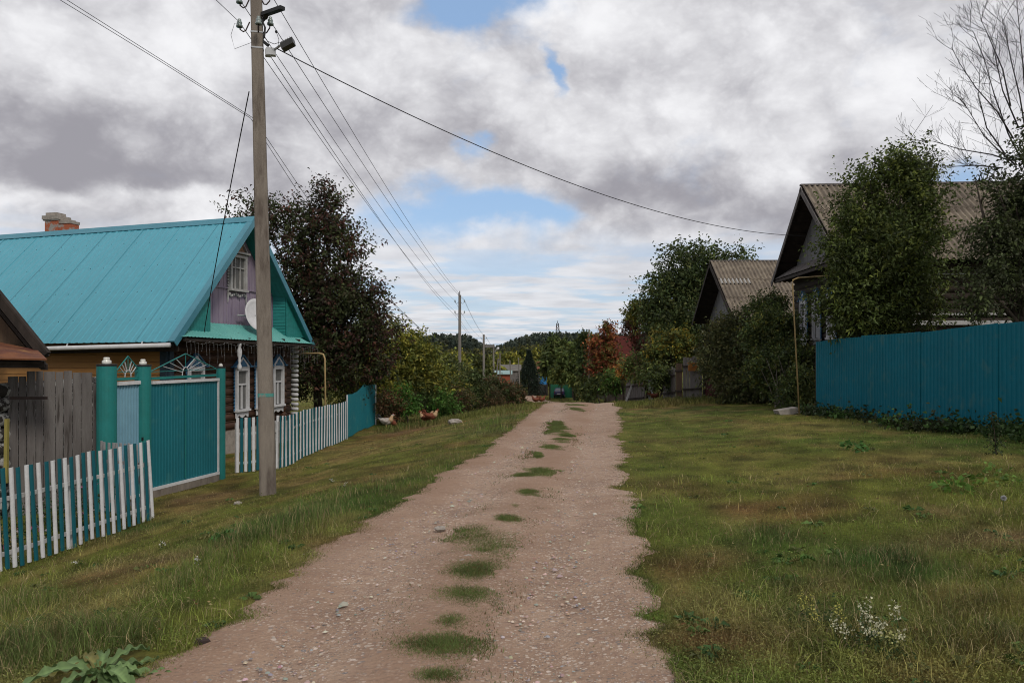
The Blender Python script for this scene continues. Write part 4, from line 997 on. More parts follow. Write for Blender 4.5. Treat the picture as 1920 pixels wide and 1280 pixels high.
sheet(mb, P(-240, 678, 11.15), P(80, 680, 11.8), P(60, 668, 12.8), P(-160, 640, 13.0), .02); build('lean_to_frame', mb, M['dark_wood'], pr)
mb = MB(); mb.bar(P(-330, 153, 12.9), P(86, 666, 12.9), .10, .15); mb.bar(P(-330, 165, 13.15), P(80, 668, 13.15), .35, .05)
build('verge_board', mb, M['dark_wood'], shed)
mb = MB(); mb.prism([P(-330, 668, 13.3), P(62, 668, 13.3), P(-330, 190, 13.3)], (0, .05, 0))
build('gable', mb, M['brown_wood'], shed)
mb = MB(); sheet(mb, P(-330, 146, 12.85), P(86, 659, 12.85), P(86, 659, 12.85)+Vector((-4.6,6,0)), P(-330, 146, 12.85)+Vector((-4.6,6,0)), .012); build('roof', mb, M['dark_wood'], shed)
# ================================================================ right-hand house
RH = Fr(9.66, 21.96, .068, .9977, -1)
hb = RH(3, 0, 0); hb.z = gz(hb.x, hb.y)
rh = thing('old_log_house', 'dark old log house on the right with grey slate roof behind a bushy tree', 'house', hb)
ap, e0_, e1_ = (3.0, 3.51+1.68-.02), (-.5, 2.50), (6.55, 2.50)
ap = (3.02, 5.17)
mb = cyl_wall(MB(), RH, 0, 6, -.10, -.6, 2.55, .11, over=.12); build('wall', mb, M['log_old'], rh, smooth=True)
mb = cyl_wall(MB(), RH, -11, 0, .10, -.6, 2.45, .11, axis='d', over=.1); build('side_wall', mb, M['log_old'], rh, smooth=True)
mb = MB(); mb.box(RH(3, -5.6, .4), RH.t*2.9, RH.n*5.3, (0,0,2.05)); build('wall_core', mb, M['dark_wood'], rh)
mb = MB(); mb.box(RH(-.06, -5.6, .74), RH.t*.05, RH.n*5.2, (0,0,.06)); mb.box(RH(-.03, -5.6, .98), RH.t*.05, RH.n*5.2, (0,0,.03)); build('baseboard', mb, M['whitegrey'], rh)
mb = MB(); mb.box(RH(3, -5.5, -1.2), RH.t*2.95, RH.n*5.5, (0,0,.7)); build('foundation', mb, M['stone'], rh)
sz = lambda s: (2.5+(s+.5)*(5.17-2.5)/3.52) if s < 3.02 else (2.5+(6.55-s)*(5.17-2.5)/3.53)
mb = MB(); s_ = .1
while s_ < 5.9:
    e_ = s_+.125; za, zb = sz(s_)-.12, sz(e_)-.12
    if min(za, zb) > 2.95: mb.hexa([RH(s_, -.05, 2.92), RH(e_-.006, -.05, 2.92), RH(e_-.006, 0, 2.92), RH(s_, 0, 2.92), RH(s_, -.05, za), RH(e_-.006, -.05, zb), RH(e_-.006, 0, zb), RH(s_, 0, za)]); mb.prism([RH(s_, .0, 2.95), RH(e_-.01, .0, 2.95), RH((s_+e_)/2, .0, 2.84)], RH.n*.02)
    s_ += .13
build('gable', mb, M['pale_wood'], rh)
def rpt(fr, ap, e, f, d): return fr(ap[0]+(e[0]-ap[0])*f, d, ap[1]+(e[1]-ap[1])*f)
def slate_roof(fr, ap, e0, e1, front, back, parent, seed, verge='dark_wood'):
    mb = MB(); rf = None
    for e in (e0, e1):
        nn = (rpt(fr, ap, e, 1, 0)-rpt(fr, ap, e, 0, 0)).cross(fr.n).normalized(); nn = nn if nn.z > 0 else -nn
        cuts = [0, .36, .69, 1.02]
        for k in range(3):
            corr(mb, lambda a: rpt(fr, ap, e, cuts[k+1]+.01, front-a)+nn*(.014*(3-k)-.005), lambda a: rpt(fr, ap, e, cuts[k], front-a)+nn*.014*(2-k), front-back, .17, .075, nn, 'sine')
    rf = build('roof', mb, M['slate'], parent)
    mb = MB()
    for e in (e0, e1):
        nn = (rpt(fr, ap, e, 1, 0)-rpt(fr, ap, e, 0, 0)).cross(fr.n).normalized(); nn = nn if nn.z > 0 else -nn
        a, b = rpt(fr, ap, e, -.01, front+.02), rpt(fr, ap, e, 1.03, front+.02)
        mb.hexa([b-nn*.17, a-nn*.17, a-nn*.17+fr.n*.03, b-nn*.17+fr.n*.03, b-nn*.01, a-nn*.01, a-nn*.01+fr.n*.03, b-nn*.01+fr.n*.03])
    build('verge_board', mb, M[verge], rf)
    mb = MB()
    for e in (e0, e1):
        nn = (rpt(fr, ap, e, 1, 0)-rpt(fr, ap, e, 0, 0)).cross(fr.n).normalized(); nn = nn if nn.z > 0 else -nn
        for k in range(9):
            f0, f1 = k/9+.004, (k+1)/9-.004
            a, b, c, d_ = rpt(fr, ap, e, f0, back), rpt(fr, ap, e, f1, back), rpt(fr, ap, e, f1, front), rpt(fr, ap, e, f0, front)
            mb.hexa([a-nn*.06, b-nn*.06, c-nn*.06, d_-nn*.06, a-nn*.03, b-nn*.03, c-nn*.03, d_-nn*.03])
    build('soffit', mb, M['dark_wood'], rf)
    mb = MB(); a, b = fr(ap[0], front+.05, ap[1]+.07), fr(ap[0], back, ap[1]+.07); mb.bar(a, b, .16, .05); build('ridge_board', mb, M['grey_wood'], rf)
    return rf
slate_roof(RH, ap, e0_, e1_, .62, -12.5, rh, 1, 'grey_wood')
mb = MB(); corr(mb, lambda a: RH(-.4+a, .62, 2.52), lambda a: RH(-.4+a, .03, 2.93), 6.85, .14, .014, RH.n+Vector((0,0,1.5)), 'trap'); pr = build('awning', mb, M['grey_wood'], rh)
mb = MB(); mb.bar(RH(-.4, .58, 2.44), RH(6.4, .58, 2.44), .05, .10); sheet(mb, RH(-.4, 0.0, 2.62), RH(6.4, 0.0, 2.62), RH(6.4, .58, 2.43), RH(-.4, .58, 2.43), .012); build('awning_frame', mb, M['dark_wood'], pr)
for s in (4.6, 3.2, 1.8): old_window(RH, s, .30, 1.62, .66, rh, d=.06, frame='white', trim='blue')
mb = MB(); mb.tube([RH(-.12, -.3, 2.10), RH(-.13, -3, 2.08), RH(-.12, -10, 2.1)], .02, 6); o = build('wall_pipe', mb, M['galv'], rh, smooth=True)
# gas pipe in front of it
b_ = onground(1500, 762); Yp = 20.0; b_ = P(1499, 750, Yp); b_.z = gz(b_.x, b_.y)
mb = MB(); mb.tube([b_-Vector((0,0,.1)), P(1486, 535, Yp), P(1487, 525, Yp+.03), P(1496, 521, Yp+.1), P(1552, 517, Yp+1.8)], .019, 8)
tag(build('gas_pipe', mb, M['pipe_yellow'], smooth=True, loc=b_), 'rusty cream gas riser pipe at the corner of the old right-hand house', 'pipe', 'gas pipes on risers')
# second slate-roofed house
yb = 36.0
S2 = Fr(P(427, 0, 1).x*0+9.75, 32.4, .03, 1, -1)
hb = S2(3.5, 0, 0); hb.z = gz(hb.x, hb.y)
sh2 = thing('old_barn', 'grey barn with brownish corrugated slate roof and one paler patch, behind the burgundy gate', 'barn', hb)
a2, e20, e21 = (3.6, 4.0), (-.5, 1.35), (7.6, 1.35)
mb = cyl_wall(MB(), S2, 0, 7.1, -.10, -1.9, 1.3, .12, over=.1); build('wall', mb, M['log_old'], sh2, smooth=True)
mb = MB(); mb.box(S2(3.55, -4.1, -.4), S2.t*3.5, S2.n*3.9, (0,0,1.8)); build('wall_core', mb, M['dark_wood'], sh2)
mb = MB(); s_ = .1; sz2 = lambda s: (1.35+(s+.5)*2.65/4.1) if s < 3.6 else (1.35+(7.6-s)*2.65/4.0)
while s_ < 7:
    e_ = s_+.16; za, zb = sz2(s_)-.14, sz2(e_)-.14
    if min(za, zb) > 1.4: mb.hexa([S2(s_, -.05, 1.32), S2(e_-.008, -.05, 1.32), S2(e_-.008, 0, 1.32), S2(s_, 0, 1.32), S2(s_, -.05, za), S2(e_-.008, -.05, zb), S2(e_-.008, 0, zb), S2(s_, 0, za)])
    s_ += .165
build('gable', mb, M['pale_wood'], sh2)
rf2 = slate_roof(S2, a2, e20, e21, .75, -8.0, sh2, 2)
nn = (rpt(S2, a2, e20, 1, 0)-rpt(S2, a2, e20, 0, 0)).cross(S2.n).normalized(); nn = nn if nn.z > 0 else -nn
mb = corr(MB(), lambda a: rpt(S2, a2, e20, .45, .68-a)+nn*.035, lambda a: rpt(S2, a2, e20, .36, .68-a)+nn*.035, 1.36, .17, .075, nn, 'sine'); build('slate_patch', mb, M['slate_patch'], rf2)

# teal profiled fence on the right
fa, fb = Vector((8.03, 20.7, 0)), Vector((9.1, 7.0, 0)); L = (fb-fa).length; dd = (fb-fa).normalized(); nn = Vector((dd.y, -dd.x, 0)); nn = nn if nn.x < 0 else -nn
th = thing('metal_fence', 'long dark teal profiled steel fence on the right side of the street', 'fence', (fa.x, fa.y, gz(fa.x, fa.y)))
zt0, zt1 = P(0, 640, 20.7).z, P(0, 603, 13.2).z
def ftop(a): y = (fa+dd*a).y; return zt0+(zt1-zt0)*(20.7-y)/7.5+.025*math.sin(a*1.1)
def fbot(a): p = fa+dd*a; return gz(p.x, p.y)+.0
w_s, k = 1.15, 0; a = 0
while a < L-.2:
    l_ = min(w_s+.02, L-a); tilt = random.Random(k).uniform(-.012, .012); off = .012*(k % 2)
    mb = corr(MB(), lambda q_: fa+dd*q_+nn*off+Vector((0,0,fbot(q_)-.02)), lambda q_: fa+dd*q_+nn*(off+tilt)+Vector((0,0,ftop(q_)+random.Random(k*7+1).uniform(-.022,.022))), l_, .115, .014, nn, 'trap', a0=a)
    build('sheet', mb, M['fence_r'], th); a += w_s; k += 1
for a in (-.06, 2.5, 5, 7.5, 10, 12.5): p = fa+dd*a-nn*.06; mb = MB(); mb.bar(V3(p, gz(p.x, p.y)-.1), V3(p, ftop(max(a, 0))-.1), .07, .07, (0,1,0)); build('post', mb, M['iron'], th)

# burgundy gate, plank gate with orange box, plank fence pieces
def vplanks(name, label, a, b, htop, mt, cat_='fence', wch=(.12,.15,.18), gap=.006, seed=0, ragged=.03, group=None, hb_=0.02, lean=0):
    a, b = Vector(a), Vector(b); a.z = b.z = 0; L = (b-a).length; dd = (b-a).normalized(); nn = Vector((dd.y, -dd.x, 0)); rr = random.Random(seed)
    th = thing(name, label, cat_, (a.x, a.y, gz(a.x, a.y)), group); mb = MB(); q_ = 0
    while q_ < L-.04:
        w_ = min(rr.choice(wch), L-q_); c = a+dd*(q_+w_/2)+nn*rr.uniform(-.01, .01); z0 = gz(c.x, c.y)+hb_; h = htop+rr.uniform(-ragged, ragged)
        t_ = rr.uniform(-.012, .012)+lean
        mb.hexa([Vector((*(c-dd*(w_/2-gap)-nn*.012).xy, z0)), Vector((*(c+dd*(w_/2-gap)-nn*.012).xy, z0)), Vector((*(c+dd*(w_/2-gap)+nn*.012).xy, z0)), Vector((*(c-dd*(w_/2-gap)+nn*.012).xy, z0)),
                 Vector((*(c-dd*(w_/2-gap-t_)-nn*.012).xy, z0+h)), Vector((*(c+dd*(w_/2-gap+t_)-nn*.012).xy, z0+h)), Vector((*(c+dd*(w_/2-gap+t_)+nn*.012).xy, z0+h)), Vector((*(c-dd*(w_/2-gap-t_)+nn*.012).xy, z0+h))]); q_ += w_
    build('planks', mb, M[mt], th)
    for h in (.25, .8): mb = MB(); mb.bar(V3(a, gz(a.x, a.y)+htop*h)+nn*.04, V3(b, gz(b.x, b.y)+htop*h)+nn*.04, .05, .07); build('rail', mb, M['dark_wood'], th)
    return th
Yg = 30.5
vplanks('plank_gate', 'grey wooden plank gate with a small orange box nailed near its top', P(1281, 0, Yg), P(1317, 0, Yg-.4), 1.62, 'grey_wood', 'gate', seed=1)
c = P(1300, 688, Yg-.35); mb = MB(); mb.box(c, (.20,-.002,0), (0,.04,0), (0,0,.145)); mb.box(c+Vector((0,-.045,.03)), (.19,-.002,0), (0,.006,0), (0,0,.015)); mb.box(c+Vector((0,-.0,.16)), (.22,0,0), (0,.06,0), (0,0,.012)); mb.box(c+Vector((.0,-.045,-.07)), (.19,-.002,0), (0,.004,0), (0,0,.006))
tag(build('mailbox', mb, mat('orange_paint', (.36,.15,.03), (.26,.10,.025), 6), loc=c), 'small faded orange box on the grey plank gate', 'mailbox')
ba, bb2 = P(1321, 0, Yg-.3), P(1372, 0, Yg-1.2); ba.z = bb2.z = 0; L = (bb2-ba).length; dd = (bb2-ba).normalized(); nn = Vector((dd.y, -dd.x, 0))
th = thing('metal_gate', 'burgundy sheet steel gate partly covered by the overgrown hedge', 'gate', (ba.x, ba.y, gz(ba.x, ba.y)))
mb = corr(MB(), lambda a: V3(ba+dd*a, gz(*(ba+dd*a).xy)+.05), lambda a: V3(ba+dd*a, P(0, 640, Yg).z), L, .14, .012, nn, 'trap'); build('panel', mb, M['redbrown'], th)
mb = MB(); mb.bar(V3(ba, gz(ba.x, ba.y)-.1)+nn*.03, V3(ba, P(0, 636, Yg).z)+nn*.03, .07, .07, (0,1,0)); build('post', mb, M['dark_wood'], th)
vplanks('plank_fence', 'narrow brown plank fence piece left of the plank gate', P(1268, 0, 31.3), P(1280, 0, 30.9), 1.45, 'brown_wood', seed=2, lean=-.03)
vplanks('plank_fence', 'bluish grey leaning plank fence behind the low shrubs', P(1244, 0, 33.6), P(1267, 0, 31.6), 1.25, 'grey_wood', seed=3, ragged=.12, lean=-.07)
vplanks('plank_fence', 'short pale plank fence remnant among the shrubs', P(1216, 0, 36), P(1224, 0, 35.6), 1.40, 'pale_wood', seed=4)
vplanks('plank_fence', 'collapsed dark plank fence by the orange-leaved sapling', P(1172, 0, 40), P(1208, 0, 38), 1.15, 'grey_wood', seed=5, ragged=.25, lean=.12)
a_ = P(1176, 0, 39); a_.z = gz(a_.x, a_.y); b_ = a_+Vector((.28, .2, 1.0)); mb = MB(); mb.bar(a_-Vector((.15,0,.05)), b_, .09, .05, (0,1,0)); tag(build('prop_board', mb, M['whitegrey'], loc=a_), 'pale board propped against the collapsed plank fence', 'board')
c = onground(1475, 776); mb = MB(); mb.box(c+Vector((0,0,.07)), (.27,.04,.04), (-.02,.16,.0), (-.03,0,.07)); tag(build('concrete_block', mb, M['stone'], loc=c), 'tilted pale concrete block in the grass by the overgrown hedge', 'block')

# ================================================================ far buildings, tower, car
def farhouse(name, label, cat_, pxl, pxr, Y, ywall0, ywall1, yridge, wallm, roofm, depth=6, over=.3, gable='side', zbase=None):
    a, b = P(pxl, 0, Y), P(pxr, 0, Y); zt, zr = P(0, ywall0, Y).z, P(0, yridge, Y).z
    zb = min(P(0, ywall1, Y).z, gz(a.x, a.y)); th = thing(name, label, cat_, ((a.x+b.x)/2, Y+depth/2, zb))
    mb = MB(); mb.hexa([(a.x, Y, zb), (b.x, Y, zb), (b.x, Y+depth, zb), (a.x, Y+depth, zb), (a.x, Y, zt), (b.x, Y, zt), (b.x, Y+depth, zt), (a.x, Y+depth, zt)]); build('wall', mb, M[wallm], th)
    mb = MB(); ym = Y+depth/2
    mb.prism([(a.x-over, Y-over, zt-.05), (a.x-over, ym, zr), (a.x-over, Y+depth+over, zt-.05), (a.x-over, Y+depth+over, zt-.15), (a.x-over, Y-over, zt-.15)], (b.x-a.x+2*over, 0, 0)); build('roof', mb, M[roofm], th)
    return th
M['brick_far'] = mat('orange_brick', (.30,.07,.035), (.22,.06,.035), 3, .9)
M['roof_pale'] = mat('pale_green_roof', (.26,.38,.37), (.22,.33,.32), 3, .5)
M['slate_far'] = mat('long_grey_slate', (.17,.155,.14), (.12,.11,.10), 1, .9)
M['blue_wall'] = mat('bright_blue_wall', (.02,.17,.42), (.03,.15,.34), 3, .7)
M['roof_red'] = mat('dark_red_roof', (.085,.022,.018), (.065,.02,.017), 2, .95, spec=.05)
M['green_fence'] = mat('green_sheet_fence', (.012,.12,.06), (.012,.10,.05), 2, .6)
farhouse('brick_shed', 'low orange brick shed with pale green roof in the valley', 'shed', 925, 957, 120, 700, 716, 695, 'brick_far', 'roof_pale', 6)
farhouse('long_barn', 'long grey slate-roofed barn beyond the brick shed', 'barn', 934, 975, 150, 694, 712, 684, 'grey_wood', 'slate_far', 10)
farhouse('blue_house', 'small bright blue house with rusty roof in the valley', 'house', 1012, 1025, 150, 699, 715, 678, 'blue_wall', 'rust', 7, .5)
farhouse('brown_roofed_house', 'small house with a dull brown roof far behind the brick shed', 'house', 962, 980, 185, 684, 698, 670, 'grey_wood', 'roof_red', 8, .4)
farhouse('red_roofed_house', 'house with dark red roof showing above the red-leaved tree', 'house', 1140, 1215, 66, 676, 720, 628, 'dark_wood', 'roof_red', 8, .5)
farhouse('low_shed', 'low dark shed under the trees by the green fence', 'shed', 1102, 1124, 88, 697, 735, 694, 'dark_wood', 'slate_far', 5, .3)
farhouse('lean_to', 'small dark lean-to roof behind the pale concrete fence', 'shed', 997, 1011, 133, 713, 730, 708, 'grey_wood', 'slate_far', 4, .2)
a_, b_ = P(1031, 0, 118), P(1073, 0, 116)
th = thing('sheet_fence', 'green sheet fence behind the parked dark car', 'fence', (a_.x, a_.y, gz(a_.x, a_.y)))
mb = MB(); mb.hexa([V3(a_, gz(a_.x, a_.y)-.3), V3(b_, gz(b_.x, b_.y)-.3), V3(b_, gz(b_.x, b_.y)-.3)+Vector((0,.05,0)), V3(a_, gz(a_.x, a_.y)-.3)+Vector((0,.05,0)), V3(a_, P(0,720,118).z), V3(b_, P(0,721,116).z), V3(b_, P(0,721,116).z)+Vector((0,.05,0)), V3(a_, P(0,720,118).z)+Vector((0,.05,0))]); build('panel', mb, M['green_fence'], th)
mb = MB(); 
for px in (1031, 1052, 1073.5, 1077): p = P(px, 0, 115.8); mb = MB(); mb.bar(V3(p, gz(p.x, p.y)-.2), V3(p, P(0,719,116).z), .18, .18, (0,1,0)); build('post', mb, M['dark_wood'], th)
a_, b_ = P(996, 0, 126), P(1026, 0, 124); th = thing('concrete_fence', 'pale grey fence beside the far bend of the road', 'fence', (a_.x, a_.y, gz(a_.x, a_.y)))
mb = MB(); mb.hexa([V3(a_, gz(a_.x, a_.y)-.3), V3(b_, gz(b_.x, b_.y)-.3), V3(b_, gz(b_.x, b_.y)-.3)+Vector((0,.1,0)), V3(a_, gz(a_.x, a_.y)-.3)+Vector((0,.1,0)), V3(a_, P(0,717,126).z), V3(b_, P(0,721,124).z), V3(b_, P(0,721,124).z)+Vector((0,.1,0)), V3(a_, P(0,717,126).z)+Vector((0,.1,0))]); build('panel', mb, M['grey_wood'], th)
mb = MB()
for px in (996, 1011, 1026): p = P(px, 0, 123.8); mb = MB(); mb.bar(V3(p, gz(p.x, p.y)-.2), V3(p, P(0,718,124).z), .2, .2, (0,1,0)); build('post', mb, M['dark_wood'], th)
# lattice tower
Yt = 620; b0 = P(1045.5, 650, Yt); b0.z = gz(b0.x, b0.y); topz_ = P(0, 606, Yt).z
mb = MB(); hw = 2.6; H_ = topz_-b0.z
for i in range(9):
    f0, f1 = i/9, (i+1)/9; w0, w1 = hw*(1-f0*.72), hw*(1-f1*.72); z0, z1 = b0.z+H_*f0, b0.z+H_*f1
    c0 = [Vector((b0.x+x*w0, b0.y+y*w0, z0)) for x, y in ((-1,-1),(1,-1),(1,1),(-1,1))]; c1 = [Vector((b0.x+x*w1, b0.y+y*w1, z1)) for x, y in ((-1,-1),(1,-1),(1,1),(-1,1))]
    for k in range(4): mb.bar(c0[k], c1[k], .5, .5, (0,1,0)); mb.bar(c0[k], c1[(k+1) % 4], .28, .28, (0,1,0)); mb.bar(c1[k], c1[(k+1) % 4], .2, .2)
mb.bar(Vector((b0.x, b0.y, topz_)), Vector((b0.x, b0.y, topz_+2)), .4, .4, (0,1,0))
tag(build('lattice_tower', mb, M['iron'], loc=b0), 'grey lattice tower on the wooded hilltop', 'tower')
# car
Yc = 118.0; cx = (1052-960)/FPX*Yc; cz = gz(cx, Yc); car = thing('parked_car', 'small dark blue hatchback parked in front of the green sheet fence', 'car', (cx, Yc, cz))
ca_ = math.radians(-14); fx = Vector((math.sin(ca_)*-1, math.cos(ca_), 0)); sx_ = Vector((fx.y, -fx.x, 0))
def cp(x, y, z): return Vector((cx, Yc, cz))+sx_*x+fx*y+Vector((0,0,z))
M['car'] = mat('dark_blue_car_paint', (.035,.032,.11), (.03,.028,.10), 2, .25, 0, spec=.6)
secs = [(-1.98,.62,.42,.82,.50),(-1.95,.76,.32,.95,.62),(-1.6,.80,.26,.99,.72),(-1.2,.81,.24,1.0,.76),(0,.82,.22,.99,.78),(1.0,.81,.24,.93,.76),(1.7,.78,.28,.82,.68),(1.98,.66,.36,.68,.52)]
mb = MB(); 
for (y, w_, zb, zt, wt_) in secs: mb.v += [tuple(cp(x, y, z)) for x, z in ((-w_*.9,zb),(w_*.9,zb),(w_,zb+.18),(w_,zt-.22),(wt_,zt),(-wt_,zt),(-w_,zt-.22),(-w_,zb+.18))]
for i in range(len(secs)-1): mb.f += [(i*8+k, i*8+(k+1) % 8, (i+1)*8+(k+1) % 8, (i+1)*8+k) for k in range(8)]
mb.f += [tuple(range(8))[::-1], tuple(56+k for k in range(8))]; body = build('body', mb, M['car'], car, smooth=False)
cab = [(-1.62,.70,.98,.0),(-1.25,.58,1.36,1),(-.2,.58,1.42,1),(.45,.57,1.36,1),(1.05,.70,.93,0)]
mb = MB(); 
for (y, w_, z, _) in cab: mb.v += [tuple(cp(x, y, zz)) for x, zz in ((-.77,.95),(.77,.95),(w_,z),(-w_,z))]
for i in range(4): mb.f += [(i*4+k, i*4+(k+1) % 4, (i+1)*4+(k+1) % 4, (i+1)*4+k) for k in range(4)]
build('cabin', mb, M['glass'], car)
mb = MB(); mb.hexa([cp(-.59,-1.27,1.35), cp(.59,-1.27,1.35), cp(.59,.46,1.36), cp(-.59,.46,1.36), cp(-.52,-1.2,1.40), cp(.52,-1.2,1.40), cp(.52,.40,1.42), cp(-.52,.40,1.42)]); 
for k in (-1, 1): mb.bar(cp(k*.72,-1.62,.98), cp(k*.58,-1.25,1.37), .07, .05); mb.bar(cp(k*.72,1.06,.93), cp(k*.58,.45,1.37), .06, .05)
build('roof', mb, M['car'], car)
for x in (-.72, .72):
    for y in (-1.25, 1.25):
        mb = MB(); mb.tube([cp(x-.10,y,.30), cp(x+.10,y,.30)], .30, 16); wl = build('wheel', mb, M['black'], car); mb = MB(); mb.tube([cp(x-.105 if x < 0 else x+.085,y,.30), cp(x-.085 if x < 0 else x+.105,y,.30)], .18, 12); build('rim', mb, M['galv'], wl)
m_tl = mat('tail_lamp_red', (.22,.01,.01), rough=.3)
for k in (-1, 1): mb = MB(); mb.box(cp(k*.62,-1.965,.80), sx_*.09, fx*.03, (0,0,.07)); build('tail_light', mb, m_tl, car)
mb = MB(); mb.box(cp(0,-1.985,.60), sx_*.27, fx*.01, (0,0,.06)); build('number_plate', mb, M['white'], car)
mb = MB(); mb.box(cp(0,-1.99,.40), sx_*.74, fx*.05, (0,0,.09)); build('bumper', mb, M['black'], car)

# ================================================================ hens
def hen(px, py, Y, face, label, bodyc, neckc, tailc, k=1.0, pecking=False, name='chicken'):
    x = (px-960)/FPX*Y; b = Vector((x, Y, gz(x, Y))); th = thing(name, label, 'chicken', b, 'free-range chickens')
    f = Vector((face, .25, 0)).normalized(); s = Vector((f.y, -f.x, 0))
    c = lambda a, l_, z: b+(f*a+s*l_+Vector((0,0,z)))*k
    pts = [(-.24,.36),(-.17,.31),(-.08,.255),(.02,.24),(.10,.26),(.15,.31),(.17,.37),(.19,.42),(.225,.435),(.25,.43)] if not pecking else [(-.24,.34),(-.17,.31),(-.08,.27),(.02,.25),(.10,.22),(.16,.17),(.20,.11),(.235,.07),(.26,.055),(.28,.045)]
    rad = [.012,.055,.10,.118,.10,.068,.042,.034,.034,.012]
    mb = MB(); mb.tube([c(a, 0, z) for a, z in pts], [r*k for r in rad], 12); body = build('body', mb, bodyc, th, smooth=True)
    mb = MB()
    for j, (dx, dz, w_) in enumerate([(-.34,.42,.022),(-.33,.36,.025),(-.30,.46,.022),(-.28,.48,.018)]): mb.tube([c(-.14,.0,.30), c(dx*.75,(j-1.5)*.015,dz*.93), c(dx,(j-1.5)*.03,dz)], [.03*k,w_*k*1.3,.006], 6)
    build('tail', mb, tailc, th, smooth=True)
    mb = MB(); mb.tube([c(a*1.0, 0, z) for a, z in pts[4:8]], [r*k*1.06+.004 for r in rad[4:8]], 12); build('hackle', mb, neckc, body, smooth=True)
    mb = MB()
    for l_ in (-1, 1): mb.tube([c(.08,l_*.085,.28), c(-.02,l_*.112,.25), c(-.14,l_*.075,.27)], [.02*k,.055*k,.01], 8)
    build('wing', mb, bodyc, th, smooth=True)
    hd = pts[8]; mb = MB()
    for j in range(4): mb.ell(c(hd[0]-.02+j*.014, 0, hd[1]+.036+.006*math.sin(j*1.2)), (.009*k,.006*k,.014*k), 6, 4)
    mb.ell(c(hd[0]+.012, 0, hd[1]-.035), (.008*k,.008*k,.016*k), 6, 4); build('comb', mb, m_tl, th)
    mb = MB(); mb.tube([c(hd[0]+.025,0,hd[1]-.004), c(hd[0]+.065,0,hd[1]-.014)], [.010*k,.001], 6); build('beak', mb, M['pipe_yellow'], th)
    for l_ in (-1, 1):
        mb = MB(); mb.tube([c(-.01,l_*.045,.17), c(0,l_*.045,.10), c(-.01,l_*.045,.0)], [.028*k,.011*k,.009*k], 6)
        for t_ in (-.5, 0, .5): mb.tube([c(-.01,l_*.045,.008), c(.05,l_*.045+t_*.05,.004)], .005*k, 4)
        build('leg', mb, M['pipe_yellow'], th)
hb1 = mat('brown_feathers', (.20,.06,.03), (.14,.045,.025), 14, .9, .3, 60); hb2 = mat('cream_feathers', (.50,.34,.20), (.40,.26,.15), 14, .9, .3, 60); hb3 = mat('white_feathers', (.45,.42,.38), (.30,.24,.20), 12, .9, .3, 60); hb4 = mat('black_feathers', (.02,.025,.03), (.03,.03,.03), 14, .6, .3, 60)
Yh = 27.5
hen(724, 790, Yh+.3, .9, 'white speckled rooster with a dark tail beside the teal panel fence', hb3, hb2, hb4, 1.15, name='rooster')
hen(734, 790, Yh+.9, .8, 'small brown hen pecking behind the white rooster', hb1, hb1, hb1, .85, True)
hen(808, 786, Yh+.6, 1, 'brown hen with cream neck facing right in front of the hedge', hb1, hb2, hb1, 1.1)
hen(798, 786, Yh+.9, -.8, 'cream-necked hen facing left beside the brown hen', hb1, hb2, hb2, 1.05)
hen(1005, 757, 31.6, -1, 'red-brown hen on the verge left of the road crest, facing left', hb1, hb1, hb1, .72)
hen(1015, 757, 32.2, 1, 'red-brown hen on the verge left of the road crest, facing right', hb1, hb1, hb1, .72)
hen(1227, 745, 33.2, 1, 'lone orange-brown hen at the foot of the shrubs on the right', hb1, hb1, hb1, 1.0)
rr = random.Random(6)
for i, (px, py, r, lab, mm) in enumerate([(853, 794, .20, 'pale flat rock lying in the grass below the hedge', 'stone'), (446, 945, .06, 'small whitish stone at the foot of the utility pole', 'stone'), (378, 1206, .05, 'dark grey pebble at the left edge of the road', 'iron'),
                       (825, 985+8, .05, 'small grey stone at the left edge of the road farther up', 'stone'), (878, 1046, .045, 'pale stone at the foot of the grass tuft in the road', 'stone'), (866, 1054, .035, 'smaller white stone beside the road grass tuft', 'stone')]):
    c = onground(px, py); mb = MB(); mb.ell(c+Vector((0,0,r*.25)), (r*1.1, r*.8, r*.5), 9, 6, .35, i); tag(build('stone', mb, M[mm], loc=c), lab, 'stone')

# ================================================================ trees and shrubs
PUR=[(.036,.022,.016),(.050,.022,.018),(.030,.028,.014),(.034,.044,.015),(.046,.054,.018),(.070,.030,.020),(.030,.038,.013),(.040,.050,.017)]
OLV=[(.18,.175,.030),(.22,.20,.034),(.10,.115,.022),(.065,.085,.02),(.12,.125,.025)]
DGR=[(.03,.046,.016),(.042,.062,.019),(.056,.078,.023),(.034,.048,.017),(.075,.085,.026)]
MGR=[(.065,.092,.024),(.085,.11,.028),(.05,.072,.02),(.105,.115,.03)]
BGR=[(.05,.12,.02),(.07,.15,.025),(.04,.09,.018)]
REDL=[(.19,.045,.022),(.24,.085,.030),(.12,.035,.020),(.09,.085,.02),(.17,.075,.022),(.07,.08,.02)]
DRED=[(.08,.022,.018),(.10,.03,.02),(.05,.03,.018),(.045,.045,.017)]
YEL=[(.22,.16,.02),(.15,.13,.022),(.08,.085,.018),(.06,.07,.017)]
ORG=[(.30,.12,.03),(.24,.14,.03),(.12,.10,.03)]
BRN=[(.07,.045,.02),(.05,.05,.018),(.09,.05,.025),(.04,.045,.016)]
def gb_(px, Y): x = (px-960)/FPX*Y; return (x, Y, gz(x, Y))
tree('tree', 'tall purple-brown leaved tree behind the teal-roofed log house', 'tree', gb_(600, 29), [pb(600,480,29,78,105),pb(560,590,29,95,110),pb(635,610,28.5,75,110),pb(500,420,29,50,42),pb(455,408,29.5,26,40),pb(672,560,28.5,40,60),pb(690,650,28.5,45,70),pb(570,700,28,90,60),pb(610,400,29,45,45)],
     5800, 10, .105, PUR, .17, .8, .8, seed=3, nb=16, spread=.06)
